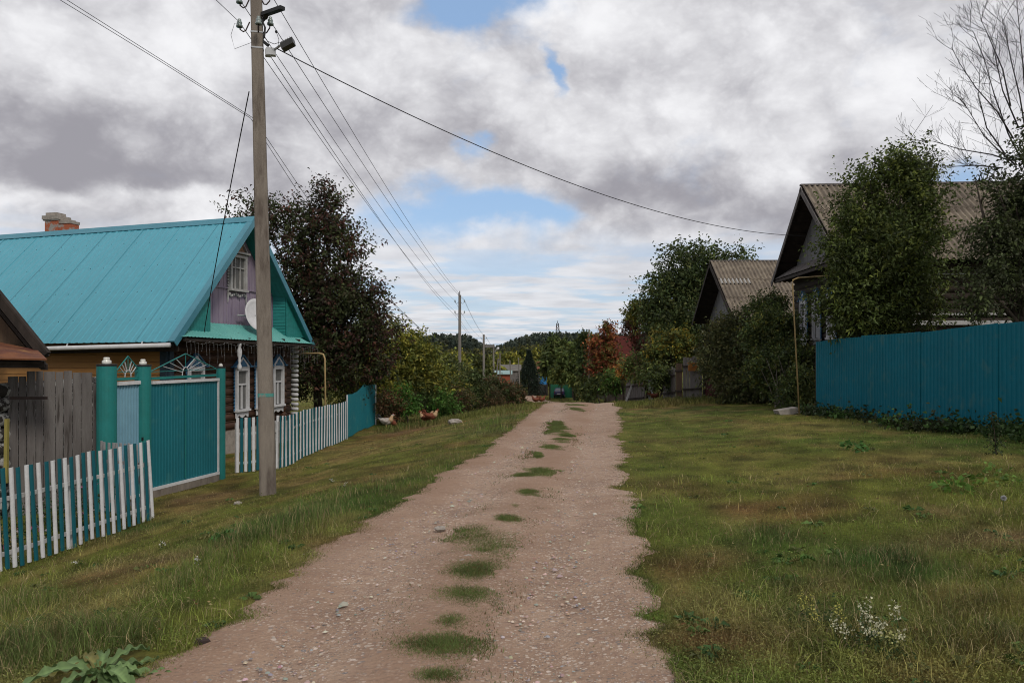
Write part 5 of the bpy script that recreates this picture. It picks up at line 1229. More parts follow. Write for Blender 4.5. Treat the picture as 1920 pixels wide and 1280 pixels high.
tree('tree', 'olive-yellow bushy tree right of the purple-brown tree', 'tree', gb_(745, 33), [pb(735,660,33,48,62),pb(770,690,33,52,62),pb(715,720,32,50,50),pb(800,720,33,40,45)], 2400, 8, .11, OLV, .1, .5, .6, seed=4)
tree('tree', 'leafy olive tree just behind the teal panel fence', 'tree', gb_(690, 34), [pb(680,720,34,60,50),pb(650,700,34,45,60),pb(700,650,35,35,45)], 1500, 8, .11, MGR+OLV[:2], .1, .5, .6, seed=5)
for a in [('wide dark green shrub with yellow sprays in the middle of the left hedge', 810, 36, [(805,720,50,50),(840,735,40,40)], MGR+OLV[1:3]), ('dark shrub of the hedge in front of the second utility pole', 872, 44, [(865,722,42,38),(890,735,32,30)], DGR+[(.06,.065,.02)]),
          ('low brownish shrub in the far part of the hedge', 925, 48, [(915,735,36,28),(940,742,26,22)], BRN+DGR[:2]), ('last small brown shrub of the hedge beside the road bend', 962, 52, [(958,745,18,18)], BRN)]:
    tree('shrub', a[0], 'shrub', gb_(a[1], a[2]), [pb(x, y, a[2], rx, ry) for x, y, rx, ry in a[3]], 1500, 7, .10*a[2]/40, a[4], .07, .45, .5, group='shrubs of the left hedge', seed=a[1], nb=6)
for a in [('bright green low shrub behind the rooster', 762, 31, (760,752,30,26), BGR), ('light green shrub behind the pair of hens', 832, 32, (832,762,24,22), BGR+MGR[:1]), ('reddish brown dry shrub at the end of the teal panel fence', 728, 30.5, (728,758,22,28), BRN+[(.14,.06,.03)]),
          ('rusty brown weeds in the hedge right of the light green shrub', 868, 35, (866,755,22,26), BRN), ('tall brown weed clump at the hedge foot', 925, 43, (925,750,18,20), BRN), ('dark low shrub between the two bright green ones', 797, 32.5, (797,750,28,24), DGR)]:
    tree('shrub', a[0], 'shrub', gb_(a[1], a[2]), [pb(a[3][0], a[3][1], a[2], a[3][2], a[3][3], .8)], 420, 7, .075, a[4], .03, .6, .4, group='low shrubs along the hedge foot', seed=a[1], nb=5)
# middle distance left
MF=[(.035,.042,.014),(.055,.062,.016),(.08,.085,.018),(.045,.055,.016)]
for i, (px, Y, top, w_, pal, lab) in enumerate([(768,62,640,48,MF,'dull olive tree above the left hedge, farthest left'), (812,70,655,45,MF,'mid green tree left of the second utility pole'), (850,80,664,40,OLV,'yellowish tree right behind the second utility pole'),
      (890,95,666,34,MF,'round olive tree between the second and third poles'), (915,130,672,24,OLV,'yellow-green tree behind the third pole'), (1010,170,668,22,OLV,'pale yellow tree behind the dark spruce'),
      (985,190,664,26,MF,'olive tree beyond the dark spruce'), (948,180,668,24,OLV,'yellow-green tree above the long grey barn'), (1088,150,650,26,MF,'olive tree right of the lattice tower'), (1030,200,655,28,MF,'green tree below the lattice tower, left side')]):
    gy_ = gz((px-960)/FPX*Y, Y); by = HOR-(gy_-E)/Y*FPX; h = (by-top)/2
    tree('tree', lab, 'tree', gb_(px, Y), [pb(px, top+h*.75, Y, w_*.8, h*.75), pb(px-w_*.4, top+h*1.2, Y, w_*.6, h*.7), pb(px+w_*.45, top+h*1.15, Y, w_*.6, h*.7)], 900, 6, .0042*Y, pal, .15, .4, .016*Y, group='trees in the valley', seed=i+30, nb=5, sub=1) if False else tree('tree', lab, 'tree', gb_(px, Y), [pb(px, top+h*.75, Y, w_*.8, h*.75), pb(px-w_*.4, top+h*1.2, Y, w_*.6, h*.7), pb(px+w_*.45, top+h*1.15, Y, w_*.6, h*.7)], 900, 6, .0042*Y, pal, .15, .4, .012*Y, group='trees in the valley', seed=i+30, nb=5)
# far centre-right
tree('tree', 'broad dark green tree behind the parked car', 'tree', gb_(1052, 128), [pb(1050,655,128,26,24),pb(1066,680,126,34,32),pb(1040,690,126,26,30)], 1500, 6, .5, MGR[:2]+DGR[2:], .2, .4, 1.0, seed=50)
tree('tree', 'rounded mid green tree over the green sheet fence', 'tree', gb_(1078, 110), [pb(1075,680,110,30,30),pb(1062,700,110,30,18),pb(1090,705,108,26,22)], 1300, 6, .42, MGR, .2, .4, .9, seed=51)
tree('tree', 'narrow dark upright tree left of the red-leaved tree', 'tree', gb_(1100, 85), [pb(1099,650,85,11,36),pb(1103,680,85,16,36)], 900, 7, .26, DGR, .12, .9, .7, seed=52)
tree('tree', 'red and orange leaved tree in front of the red-roofed house', 'tree', gb_(1136, 62), [pb(1134,628,62,20,24),pb(1125,655,62,20,28),pb(1145,670,62,22,30),pb(1135,690,62,30,26)], 950, 7, .17, REDL, .12, .8, .7, seed=53)
tree('tree', 'dark red shrub-like tree at the left foot of the tall green tree', 'tree', gb_(1200, 56), [pb(1200,600,56,20,18),pb(1185,622,56,14,22),pb(1205,655,55,20,30)], 650, 7, .15, DRED, .1, .7, .6, seed=54)
tree('tree', 'yellow-olive tree between the dark red one and the tall green tree', 'tree', gb_(1225, 52), [pb(1222,578,52,28,18),pb(1200,590,52,22,20),pb(1240,610,52,24,24)], 900, 7, .15, YEL[1:]+MGR[:1], .1, .6, .6, seed=55)
tree('tree', 'tall dark green apple tree left of the barn', 'tree', gb_(1300, 46), [pb(1300,510,46,55,52),pb(1270,570,46,50,50),pb(1330,560,46,55,60),pb(1372,496,46,34,18),pb(1240,540,46,26,24),pb(1300,620,45,70,40),pb(1250,610,46,40,40)], 3800, 8, .16, DGR, .22, .8, 1.1, seed=56, nb=14)
tree('shrub', 'yellow and green shrub above the plank fence pieces', 'shrub', gb_(1265, 35), [pb(1262,640,35,34,26),pb(1290,660,35,28,26),pb(1240,665,36,28,28)], 1200, 7, .10, YEL+MGR, .06, .6, .5, seed=57)
tree('shrub', 'mixed green shrub over the collapsed plank fence', 'shrub', gb_(1212, 39), [pb(1205,690,39,32,32),pb(1230,700,37,26,26)], 1000, 7, .11, MGR+BRN[:1], .06, .5, .5, seed=58)
tree('shrub', 'low olive shrub at the foot of the bluish plank fence', 'shrub', gb_(1240, 32.5), [pb(1240,712,32.5,20,26)], 450, 7, .08, MGR+DGR, .04, .5, .4, seed=59)
tree('shrub', 'lime green shrub beside the red-leaved tree', 'shrub', gb_(1155, 45), [pb(1155,715,45,24,20)], 500, 7, .12, BGR+MGR, .05, .5, .4, seed=60)
tree('shrub', 'small orange-leaved sapling behind the collapsed fence', 'shrub', gb_(1169, 41), [pb(1169,700,41,9,14)], 200, 7, .10, ORG, .03, .6, .35, seed=61)
tree('shrub', 'olive shrub right of the green sheet fence', 'shrub', gb_(1125, 60), [pb(1122,725,60,26,20),pb(1100,735,64,20,14)], 600, 7, .15, MGR+DGR[:2], .05, .5, .5, seed=62)
# overgrown hedge in front of the barn and old house
HG=[(.060,.068,.024),(.078,.082,.028),(.045,.055,.02),(.09,.082,.03),(.05,.058,.022)]
tree('shrub', 'big overgrown hedge bush in front of the barn, left half with brown stems', 'shrub', gb_(1385, 28), [pb(1378,630,28,52,36),pb(1395,690,27,76,52),pb(1365,660,28,46,56),pb(1410,735,26,64,34)], 4600, 8, .08, HG, .05, .65, .55, seed=63, nb=14)
tree('shrub', 'green bush with yellow leaves around the gas pipe', 'shrub', gb_(1460, 24), [pb(1448,625,25,42,38),pb(1470,690,24,54,50),pb(1495,735,22,36,34),pb(1440,575,27,34,14)], 3600, 8, .075, MGR[:3]+DGR+[(.10,.10,.02)], .05, .55, .5, seed=64, nb=12)
mb = MB(); c = onground(1480, 762); rr = random.Random(9)
for i in range(16):
    b = c+Vector((rr.uniform(-.45,.5), rr.uniform(-.3,.4), 0)); b.z = gz(b.x, b.y); e = b+Vector((rr.uniform(-.5,.2), rr.uniform(-.2,.2), rr.uniform(.7,1.5))); mb.tube([b, b.lerp(e, .5)+Vector((.05,0,0)), e], [.016,.011,.005], 5)
tag(build('bare_stems', mb, mat('pale_bare_stems', (.26,.22,.20), (.17,.14,.12), 6), loc=c), 'bundle of bare pale stems at the foot of the pipe', 'stems')
# tree in front of the old house, right-edge tree
TG=[(.055,.078,.020),(.078,.105,.024),(.040,.056,.016),(.11,.13,.028),(.05,.064,.02)]
tree('tree', 'bushy green tree rising behind the teal fence in front of the old house', 'tree', gb_(1660, 19.6), [pb(1690,370,19.6,62,80),pb(1620,430,19.6,60,70),pb(1650,500,19.4,90,80),pb(1725,450,19.6,38,70),pb(1580,480,19.5,34,66),pb(1750,540,19.5,30,40),pb(1568,590,19.4,30,46),pb(1610,590,19.4,66,44),pb(1690,590,19.4,60,44),pb(1700,315,19.6,34,28),pb(1625,350,19.6,24,20)],
     4600, 11, .073, TG, .12, .9, .62, seed=65, nb=20, spread=.035)
RT=[(.034,.042,.018),(.045,.060,.022),(.062,.08,.026),(.042,.048,.022)]
tree('tree', 'dark ivy-like tree at the right edge with tall bare branches above', 'tree', gb_(1935, 16.5), [pb(1900,420,16.5,60,90),pb(1862,480,16.5,36,60),pb(1930,330,16.5,44,80),pb(1870,560,16.2,60,52),pb(1960,480,16.5,70,130),pb(1842,345,16.5,20,20),pb(1940,240,16.5,18,50)],
     2500, 9, .064, RT, .16, .5, .5, seed=66, nb=12, spread=.06)
t_right = [o for o in C.objects if o.get('label', '').startswith('dark ivy-like')][0]
mb = MB(); rr = random.Random(12); YR = 16.5
def twig(pts, r0, r1, depth):
    pts = [P(a, b, YR+rr.uniform(-.4, .4)) for a, b in pts] if depth == 0 else pts
    n_ = len(pts); mb.tube(pts, [r0+(r1-r0)*i/(n_-1) for i in range(n_)], 5, True)
    if depth < 3:
        for k in range(8 if depth == 0 else 3):
            i = rr.randrange(0, n_-1); s = pts[i].lerp(pts[i+1], rr.random()); main = (pts[-1]-pts[max(0, n_-3)]).normalized()
            d = (main*.8+Vector((rr.uniform(-1.5, .9), rr.uniform(-.6, .6), rr.uniform(-.5, .8)))).normalized(); l_ = rr.uniform(.25, .8)/(1+depth*.9)
            twig([s, s+d*l_*.5+Vector((0,0,.03)), s+d*l_+Vector((rr.uniform(-.05,.05), 0, rr.uniform(.02,.12)))], r0*.32, .003, depth+1+(depth == 0)*0)
for pts in [[(1925,260),(1912,180),(1895,110),(1885,60),(1878,30)], [(1915,300),(1890,250),(1865,180),(1845,110),(1825,60),(1812,55)], [(1900,260),(1870,210),(1830,165),(1800,120),(1783,88)],
            [(1905,310),(1870,280),(1845,255),(1815,205),(1790,170)], [(1890,300),(1860,290),(1800,280),(1750,265),(1690,262)], [(1880,315),(1830,310),(1790,312),(1757,310)], [(1925,220),(1918,120),(1910,40),(1905,-10)],
            [(1895,200),(1880,130),(1850,60),(1838,35)], [(1935,200),(1932,90),(1925,10),(1922,-40)], [(1910,240),(1880,170),(1865,100),(1872,60)], [(1885,290),(1850,240),(1835,180),(1838,120)]]:
    twig(pts, .017, .004, 0)
build('bare_branches', mb, M['bark_grey'], t_right)
# dark spruce in the valley
def spruce(label, px, Y, top, halfw, seed):
    b = Vector(gb_(px, Y)); zt = P(0, top, Y).z; H_ = zt-b.z; W_ = halfw/FPX*Y; th = thing('spruce', label, 'tree', b)
    mb = MB(); mb.tube([b, Vector((b.x, b.y, zt))], [.3, .05], 6); build('trunk', mb, M['bark'], th)
    n = 9000; f = R.random(n)**.75; a = R.uniform(0, 6.28, n); lay = (f*16) % 1; rr_ = W_*(1-f)**1.15*(.5+.5*(1-lay))*R.uniform(.35, 1.05, n)
    pts = np.stack([b.x+rr_*np.cos(a), b.y+rr_*np.sin(a), b.z+H_*(.06+.94*f)-rr_*.25], 1); D = np.stack([np.cos(a), np.sin(a), -.35+0*a], 1)+R.normal(size=(n, 3))*.35
    col = np.array([(.014,.024,.014)])*R.uniform(.6, 1.5, (n, 1)); V, F, Cc = leaves(pts, D, np.full(n, .34)*R.uniform(.6, 1.3, n), col, .3)
    npmesh('crown', V, F, M['leaf'], Cc, parent=th)
spruce('dark pointed spruce standing alone in the valley', 992, 124, 655, 44, 1)

# distant woods (one mass)
def forest(name, label, n, Y0, Y1, pxr, hgt, pal, conifer, seed, minz=None):
    rg = np.random.default_rng(seed); Yv = rg.uniform(Y0, Y1, n); pxv = rg.uniform(pxr[0], pxr[1], n); Xv = (pxv-960)/FPX*Yv
    if callable(hgt): h = hgt(pxv, rg.random(n))
    else: h = rg.uniform(hgt[0], hgt[1], n)
    zb = G(Xv, Yv); Ps, Ds, Ss, Cs = [], [], [], []; m_ = 80
    f = rg.random((n, m_)); a = rg.uniform(0, 6.28, (n, m_))
    if conifer: r_ = h[:, None]*.17*(1-f)**.8*rg.uniform(.3, 1, (n, m_))
    else: r_ = h[:, None]*.36*np.sqrt(np.clip(1-(f*2-1)**2, .05, 1))*rg.uniform(.4, 1, (n, m_))
    lo = .12 if conifer else .2
    pts = np.stack([Xv[:, None]+r_*np.cos(a), Yv[:, None]+r_*np.sin(a), zb[:, None]+h[:, None]*(lo+(1-lo)*f)], 2).reshape(-1, 3)
    D = rg.normal(size=pts.shape)+np.array([0, 0, .5 if conifer else .2]); pal = np.array(pal)
    col = (pal[rg.integers(0, len(pal), n)]*rg.uniform(.7, 1.3, (n, 1)))[:, None]*rg.uniform(.8, 1.2, (n, m_, 1))
    sz = np.repeat(h*(.12 if conifer else .15), m_); V, F, Cc = leaves(pts, D, sz, col.reshape(-1, 3), .7, 0)
    tag(npmesh(name, V, F, M['leaf'], Cc), label, 'forest', kind='stuff')
CON=[(.050,.066,.050),(.060,.076,.056),(.042,.058,.046),(.070,.082,.052)]  # conifer greens brightened in the palette to stand in for slight distance haze
forest('conifer_forest', 'dark conifer forest covering the far hills', 5200, 430, 900, (640, 1300), lambda px, r: (6.5+6*r)*(1+.36*np.exp(-((px-835)/60)**4)+.22*np.exp(-((px-1030)/70)**2)-.40*np.exp(-((px-925)/26)**2)), CON, True, 1)
forest('mixed_forest', 'yellowing olive woodland on the valley slope', 2600, 215, 430, (640, 1300), (5, 9), [(.05,.055,.018),(.075,.075,.02),(.10,.09,.022),(.035,.045,.018),(.03,.036,.018)], False, 2)
# ================================================================ grass
TALL = []
for px, py, rx, ry, h in [(540,985,.9,.9,.30),(470,1015,.6,.5,.30),(400,1060,.5,.35,.28),(330,1100,.5,.3,.24),(60,1230,.7,.35,.34),(20,1150,.5,.4,.3),(230,1010,.4,.35,.25),(260,985,.35,.3,.28),
                          (1640,1050,.6,.35,.26),(1740,1080,.5,.3,.24),(1440,1010,.35,.4,.26),(1600,1170,.5,.3,.22),(1800,1120,.6,.35,.2),(1500,1100,.4,.25,.18),(1700,1200,.6,.25,.2),(1850,1200,.4,.3,.2),(1850,960,.8,.7,.15),
                          (700,915,.8,1.0,.16),(840,870,.7,2.0,.16),(930,800,.9,3,.26),(960,775,1.0,3,.3),(860,800,1.4,1.5,.22),(640,935,.6,.5,.2),(1850,830,.9,.9,.2),(1640,805,.8,.8,.16),(1760,830,.9,.6,.2),(1570,790,.6,1.0,.15),(1350,900,.3,.4,.14)]:
    p = onground(px, py); TALL.append((p.x, p.y, rx, ry, h*(.68 if px > 1200 else 1)))
def tallness(x, y):
    t_ = np.zeros(len(x))
    for cx, cy, rx, ry, h in TALL:
        d = ((x-cx)/rx)**2+((y-cy)/ry)**2; t_ = np.maximum(t_, h*np.exp(-d*.9))
    return t_
def blades(x, y, h, w_, col, bend=.45):
    n = len(x); a = R.uniform(0, 6.283, n); b = R.uniform(0, 6.283, n); z = G(x, y)-.004
    dx, dy = np.cos(a)*w_/2, np.sin(a)*w_/2; bx, by = np.cos(b)*h*bend*R.random(n), np.sin(b)*h*bend*R.random(n)
    p0 = np.stack([x-dx, y-dy, z], 1); p1 = np.stack([x+dx, y+dy, z], 1)
    p2 = np.stack([x+dx*.7+bx*.35, y+dy*.7+by*.35, z+h*.6], 1); p3 = np.stack([x-dx*.7+bx*.35, y-dy*.7+by*.35, z+h*.6], 1); p4 = np.stack([x+bx*1.3, y+by*1.3, z+h*(1-.25*R.random(n))], 1)
    V = np.stack([p0, p1, p2, p3, p4], 1).reshape(-1, 3); k = np.arange(n)[:, None]*5
    F = np.concatenate([k+np.array([[0,1,2]]), k+np.array([[0,2,3]]), k+np.array([[3,2,4]])], 0)
    return V, F, np.repeat(col, 5, 0)
RP = onground(190, 1278)
def keep(x, y):
    m_ = ~on_road(x, y, -.06)
    m_ &= ~(((x-RP.x)/.34)**2+((y-RP.y)/.42)**2 < 1)
    m_ &= ~((x < -7.0) & (y > 12.5) & (y < 30))
    return m_
packs = []
n = 330000
y = scatter_Y(n, 2.9, 34); x = y*R.uniform(-.80, .80, n); k = keep(x, y); x, y = x[k], y[k]
thin = fbm(x*1.3, y*1.3, 91, 3); k = R.random(len(x)) < np.clip(thin*2.3, .25, 1); x, y = x[k], y[k]
c = gcol(x, y)*1.25; dry = R.random(len(x)) < .10; c[dry] = np.array(STRAW)*R.uniform(.5, 1.0, (dry.sum(), 1)); c = c*R.uniform(.65, 1.35, (len(x), 1))
h = (.014+.028*R.random(len(x)))*(.7+.9*fbm(x*.8, y*.8, 92, 3))+tallness(x, y)*.35*R.random(len(x)); wd = np.maximum(.0028, .00052*y)
packs.append(blades(x, y, h, wd*R.uniform(.7, 1.4, len(x)), c, .7))
# tall tufts
n = 230000
y = scatter_Y(n, 2.9, 40); x = y*R.uniform(-.80, .80, n); tl = tallness(x, y)
cl = fbm(x*5, y*5, 93, 2); k = keep(x, y) & (R.random(n) < np.clip(tl*4.2, 0, 1)*np.clip((cl-.28)*2.6, 0, 1)); x, y, tl = x[k], y[k], tl[k]
c = gcol(x, y)*.6+np.array((.055,.095,.028))*.62; dry = R.random(len(x)) < .22; c[dry] = np.array(STRAW)*R.uniform(.5, 1.0, (dry.sum(), 1)); c = c*R.uniform(.6, 1.45, (len(x), 1))
packs.append(blades(x, y, tl*R.uniform(.45, 1.15, len(x)), np.maximum(.0035, .00052*y)*R.uniform(.8, 1.5, len(x)), c, .95))
# long arching blades, green and dry, over the near verges
n = 46000
y = scatter_Y(n, 2.8, 11); x = y*R.uniform(-.80, .80, n); cl = fbm(x*1.6, y*1.6, 98, 4)
k = keep(x, y) & (cl+R.uniform(-.12, .12, n) > np.where(x > 1.2, .47, .56)); x, y = x[k], y[k]; m_ = len(x)
c = gcol(x, y)*1.35+np.array((.012,.02,.004)); dry = R.random(m_) < .22; c[dry] = np.array(STRAW)*R.uniform(.5, 1.15, (dry.sum(), 1)); c = c*R.uniform(.7, 1.5, (m_, 1))
packs.append(blades(x, y, R.uniform(.05, .13, m_), np.maximum(.0036, .0006*y)*R.uniform(.8, 1.5, m_), c, 1.5))
# distant sward
n = 90000
y = scatter_Y(n, 26, 120, 1); x = y*R.uniform(-.35, .45, n); k = keep(x, y) & ~((x < -4.6) & (y < 31)); x, y = x[k], y[k]
c = (gcol(x, y)*.7+np.array((.09,.085,.03))*.4)*R.uniform(.7, 1.3, (len(x), 1))
packs.append(blades(x, y, (.08+.16*R.random(len(x)))*np.where((np.abs(x-Xc(y)) < 2.6), .6, 1.0), .0009*y, c, .5))
# tufts growing in the middle of the road
for cx, cy, rx, ry in MIDP:
    n = int(min(14000, 42000*rx*ry*3.2)+400); q_ = R.normal(size=(n, 2))*.48; nz = fbm(q_[:, 0]*2.2+cx*3, q_[:, 1]*2.2+cy*3, 95, 4); q_ = q_[(np.hypot(q_[:, 0], q_[:, 1])+(nz-.5)*1.5) < 1.02]
    x, y = cx+q_[:, 0]*rx, cy+q_[:, 1]*ry; d = np.hypot(q_[:, 0], q_[:, 1]); m_ = len(x); c = (np.array((.105,.145,.040))*(.75+.5*vnoise(x*9, y*9, 4))[:, None])*R.uniform(.6, 1.4, (m_, 1))
    red = R.random(m_) < .12; c[red] = np.array(RED)*R.uniform(.7, 1.2, (red.sum(), 1))
    packs.append(blades(x, y, (.020+.032*R.random(m_))*(1.1-.4*d), np.maximum(.003, .0005*y)*R.uniform(.8, 1.5, m_), c, .8))
n = 60000; k = R.integers(0, len(MIDP), n); mp = np.array(MIDP); cy = mp[k, 1]+R.normal(size=n)*.9; cx = np.interp(cy, mp[np.argsort(mp[:, 1]), 1], mp[np.argsort(mp[:, 1]), 0])+R.normal(size=n)*.17
ok = (fbm(cx*4, cy*2.5, 99, 4)+R.uniform(-.07, .07, n)) > .49; x, y = cx[ok], cy[ok]; m_ = len(x); c = np.array((.085,.12,.032))*R.uniform(.5, 1.3, (m_, 1)); red = R.random(m_) < .3; c[red] = np.array(RED)*R.uniform(.7, 1.2, (red.sum(), 1))
packs.append(blades(x, y, .010+.025*R.random(m_), np.maximum(.003, .0005*y)*R.uniform(.8, 1.5, m_), c, .9))
# ragged edge of knotgrass creeping over the road margin
n = 60000; y = scatter_Y(n, 3.2, 34); side = R.random(n) < .5; off = np.abs(R.normal(size=n))*.10-.02; ed = np.where(side, -half_l(y)+off, half_r(y)-off); x = Xc(y)+ed
k = (fbm(x*3, y*3, 96, 3)+R.uniform(-.15, .15, n)) > .50; x, y = x[k], y[k]; c = (gcol(x, y)*.9+np.array((.01,.014,.003)))*R.uniform(.6, 1.35, (len(x), 1))
packs.append(blades(x, y, .012+.025*R.random(len(x)), np.maximum(.003, .0005*y)*R.uniform(.8, 1.6, len(x)), c, .8))
V, F, Cc = cat(packs)
tag(npmesh('grass', V, F, M['grass'], Cc), 'short green and tawny grass on both verges', 'grass', kind='stuff')
# creeping broad-leaved herbs
n = 240000; y = scatter_Y(n, 2.9, 26); x = y*R.uniform(-.80, .80, n)
k = keep(x, y) & ((fbm(x*1.1, y*1.1, 97, 4)+R.uniform(-.12, .12, n)) > np.where(x < 1, .46, .52)); x, y = x[k], y[k]; n = len(x)
D = np.stack([R.normal(size=n), R.normal(size=n), R.uniform(-.1, .8, n)], 1); c = (gcol(x, y)*.9+np.array((.014,.028,.006)))*R.uniform(.6, 1.5, (n, 1))
gp2 = [leaves(np.stack([x, y, G(x, y)+R.uniform(.005, .05, n)], 1), D, np.maximum(.013, .0015*y)*R.uniform(.6, 1.5, n), c, .6, .2)]
for i in range(230):      # plantain, dandelion and clover clumps
    cy = float(1/R.uniform(1/20, 1/3.2)); cx = cy*R.uniform(-.75, .78)
    if not keep(np.array([cx]), np.array([cy]))[0]: continue
    m_ = 16; a = R.uniform(0, 6.28, m_); D = np.stack([np.cos(a), np.sin(a), R.uniform(.15, .7, m_)], 1); c0 = np.array([(.06,.12,.028),(.05,.10,.03),(.085,.14,.035),(.10,.11,.035)][i % 4])
    k_ = R.uniform(.03, .085); pts = np.stack([cx+np.cos(a)*.02, cy+np.sin(a)*.02, G(cx+a*0, cy+a*0)+.012], 1); gp2.append(leaves(pts, D, np.full(m_, k_)*R.uniform(.6, 1.3, m_), c0*R.uniform(.7, 1.3, (m_, 1)), .42, .3))
m_ = 5200; y = scatter_Y(m_, 3.0, 34, 1); x = y*R.uniform(-.7, .75, m_); k = keep(x, y) & (fbm(x*.7, y*.5, 77, 3) > .45); x, y = x[k], y[k]; m_ = len(x)   # fallen leaves and dead stalks
gp2.append(leaves(np.stack([x, y, G(x, y)+R.uniform(.015, .045, m_)], 1), np.stack([R.normal(size=m_), R.normal(size=m_), R.normal(size=m_)*.15], 1), np.maximum(.022, .0022*y)*R.uniform(.6, 1.4, m_), np.array([(.26,.19,.09),(.20,.10,.045),(.30,.26,.12),(.14,.09,.05)])[R.integers(0, 4, m_)]*R.uniform(.7, 1.2, (m_, 1)), .45, .1))
V, F, Cc = cat(gp2)
tag(npmesh('ground_cover', V, F, M['grass'], Cc), 'low broad-leaved herbs creeping through the grass', 'ground cover', kind='stuff')
# weeds along the foot of the right fence
pk = []
for i in range(34):
    a = R.uniform(.3, 11); p = fa+(fb-fa).normalized()*a; b = p+Vector((-R.uniform(.12, .75), 0, 0)); k = R.uniform(.14, .34); m_ = 150
    q_ = R.normal(size=(m_, 3))*np.array([.5, .5, .45]); pts = np.stack([b.x+q_[:, 0]*k*1.3, b.y+q_[:, 1]*k*1.6, gz(b.x, b.y)+np.abs(q_[:, 2])*k+.02], 1)
    base = np.array([(.028,.05,.016),(.04,.075,.02),(.05,.10,.02),(.035,.045,.016)][i % 4]); pk.append(leaves(pts, R.normal(size=(m_, 3))+np.array([0,0,.3]), np.full(m_, .085)*R.uniform(.5, 1.3, m_), base*R.uniform(.6, 1.4, (m_, 1)), .7, .3))
V, F, Cc = cat(pk); tag(npmesh('fence_weeds', V, F, M['leaf'], Cc), 'dark leafy weeds massed along the foot of the teal fence', 'weeds', kind='stuff')
pk = []
for px, py, s, colr in [(1860,905,.17,(.12,.20,.04)),(1790,925,.11,(.12,.22,.04)),(1600,885-40,.12,(.06,.14,.03))]:
    c = onground(px, py); m_ = 60; q_ = R.normal(size=(m_, 3)); pts = np.array(c)+q_*s*np.array([.7,.7,.3])+np.array([0,0,.08]); pts[:, 2] = np.maximum(pts[:, 2], c.z+.02)
    V, F, Cc = leaves(pts, q_+np.array([0,0,.4]), np.full(m_, .09)*R.uniform(.6,1.2,m_), np.array(colr)*R.uniform(.7,1.3,(m_,1)), .6)
    tag(npmesh('weed', V, F, M['leaf'], Cc, loc=tuple(c)), {1860:'bright yellow-green weed near the right edge below the teal fence',1790:'small light green weed left of the bright one below the fence',1600:'green leafy weed below the left end of the teal fence'}[px], 'weed')
# tall thin weed against the fence
c = onground(1868, 852); mb = MB(); 
th = thing('weed', 'tall thin dark weed standing against the teal fence near the right edge', 'weed', c)
mb.tube([c, c+Vector((-.03,0,.35)), c+Vector((-.06,.02,.62))], [.008,.006,.003], 5); build('stem', mb, M['bark'], th)
m_ = 150; f = R.random(m_); pts = np.array(c)+np.stack([-.06*f+R.normal(size=m_)*.05*(1.3-f), R.normal(size=m_)*.05, f*.6], 1); V, F, Cc = leaves(pts, R.normal(size=(m_,3)), np.full(m_, .06), np.array((.03,.045,.016))*R.uniform(.6,1.4,(m_,1))); npmesh('foliage', V, F, M['leaf'], Cc, parent=th)

# large rosette bottom left: long wavy lance leaves
def rosette(px, py, n, L0, col, label, name='broadleaf_plant'):
    c = onground(px, py); th = thing(name, label, 'plant', c)
    for i in range(n):
        a = i*2.4+R.uniform(-.3, .3); L_ = L0*R.uniform(.6, 1.1); wv_ = L_*R.uniform(.10, .15); up = R.uniform(.3, .8) if i % 3 else R.uniform(.8, 1.2)
        d = Vector((math.cos(a), math.sin(a), 0)); s = Vector((-d.y, d.x, 0)); rows = []; cols = []; m_ = 26; cc = np.array(col)*R.uniform(.75, 1.3)
        if i in (4, 9): cc = np.array((.16,.15,.05))
        for k in range(m_+1):
            f = k/m_; h_ = L_*(up*f-(.75+up*.25)*f*f)*.75+.03; pc = c+d*(L_*f)+Vector((0,0,max(h_, .015)))
            w_ = wv_*math.sin(math.pi*min(1, f*.93+.05))**.8*(.25 if f < .14 else 1)*(1+.07*math.sin(k*1.5+i)); wav = .012*math.sin(k*1.1+i*1.7)
            rows += [pc-s*w_+Vector((0,0,.018+wav)), pc-s*w_*.5+Vector((0,0,.012)), pc, pc+s*w_*.5+Vector((0,0,.012)), pc+s*w_+Vector((0,0,.018-wav))]
            e = cc*(.9+.25*R.random()); cols += [e*.95, e, np.minimum(e*1.7, .4), e, e*.95]
        F = np.array([(k*5+j, k*5+j+1, (k+1)*5+j+1, (k+1)*5+j) for k in range(m_) for j in range(4)]); npmesh('leaf', np.array([tuple(v_) for v_ in rows]), F, M['leaf'], np.array(cols), parent=th, smooth=True)
    return th
rosette(190, 1278, 19, .36, (.13,.20,.075), 'large rosette of long pale-veined leaves in the bottom left corner')
rosette(410, 1012, 9, .20, (.045,.12,.025), 'small bright green dock plant in the tall grass by the left verge')
rosette(1500, 1058, 5, .11, (.07,.14,.025), 'single small bright dock plant in the right verge')
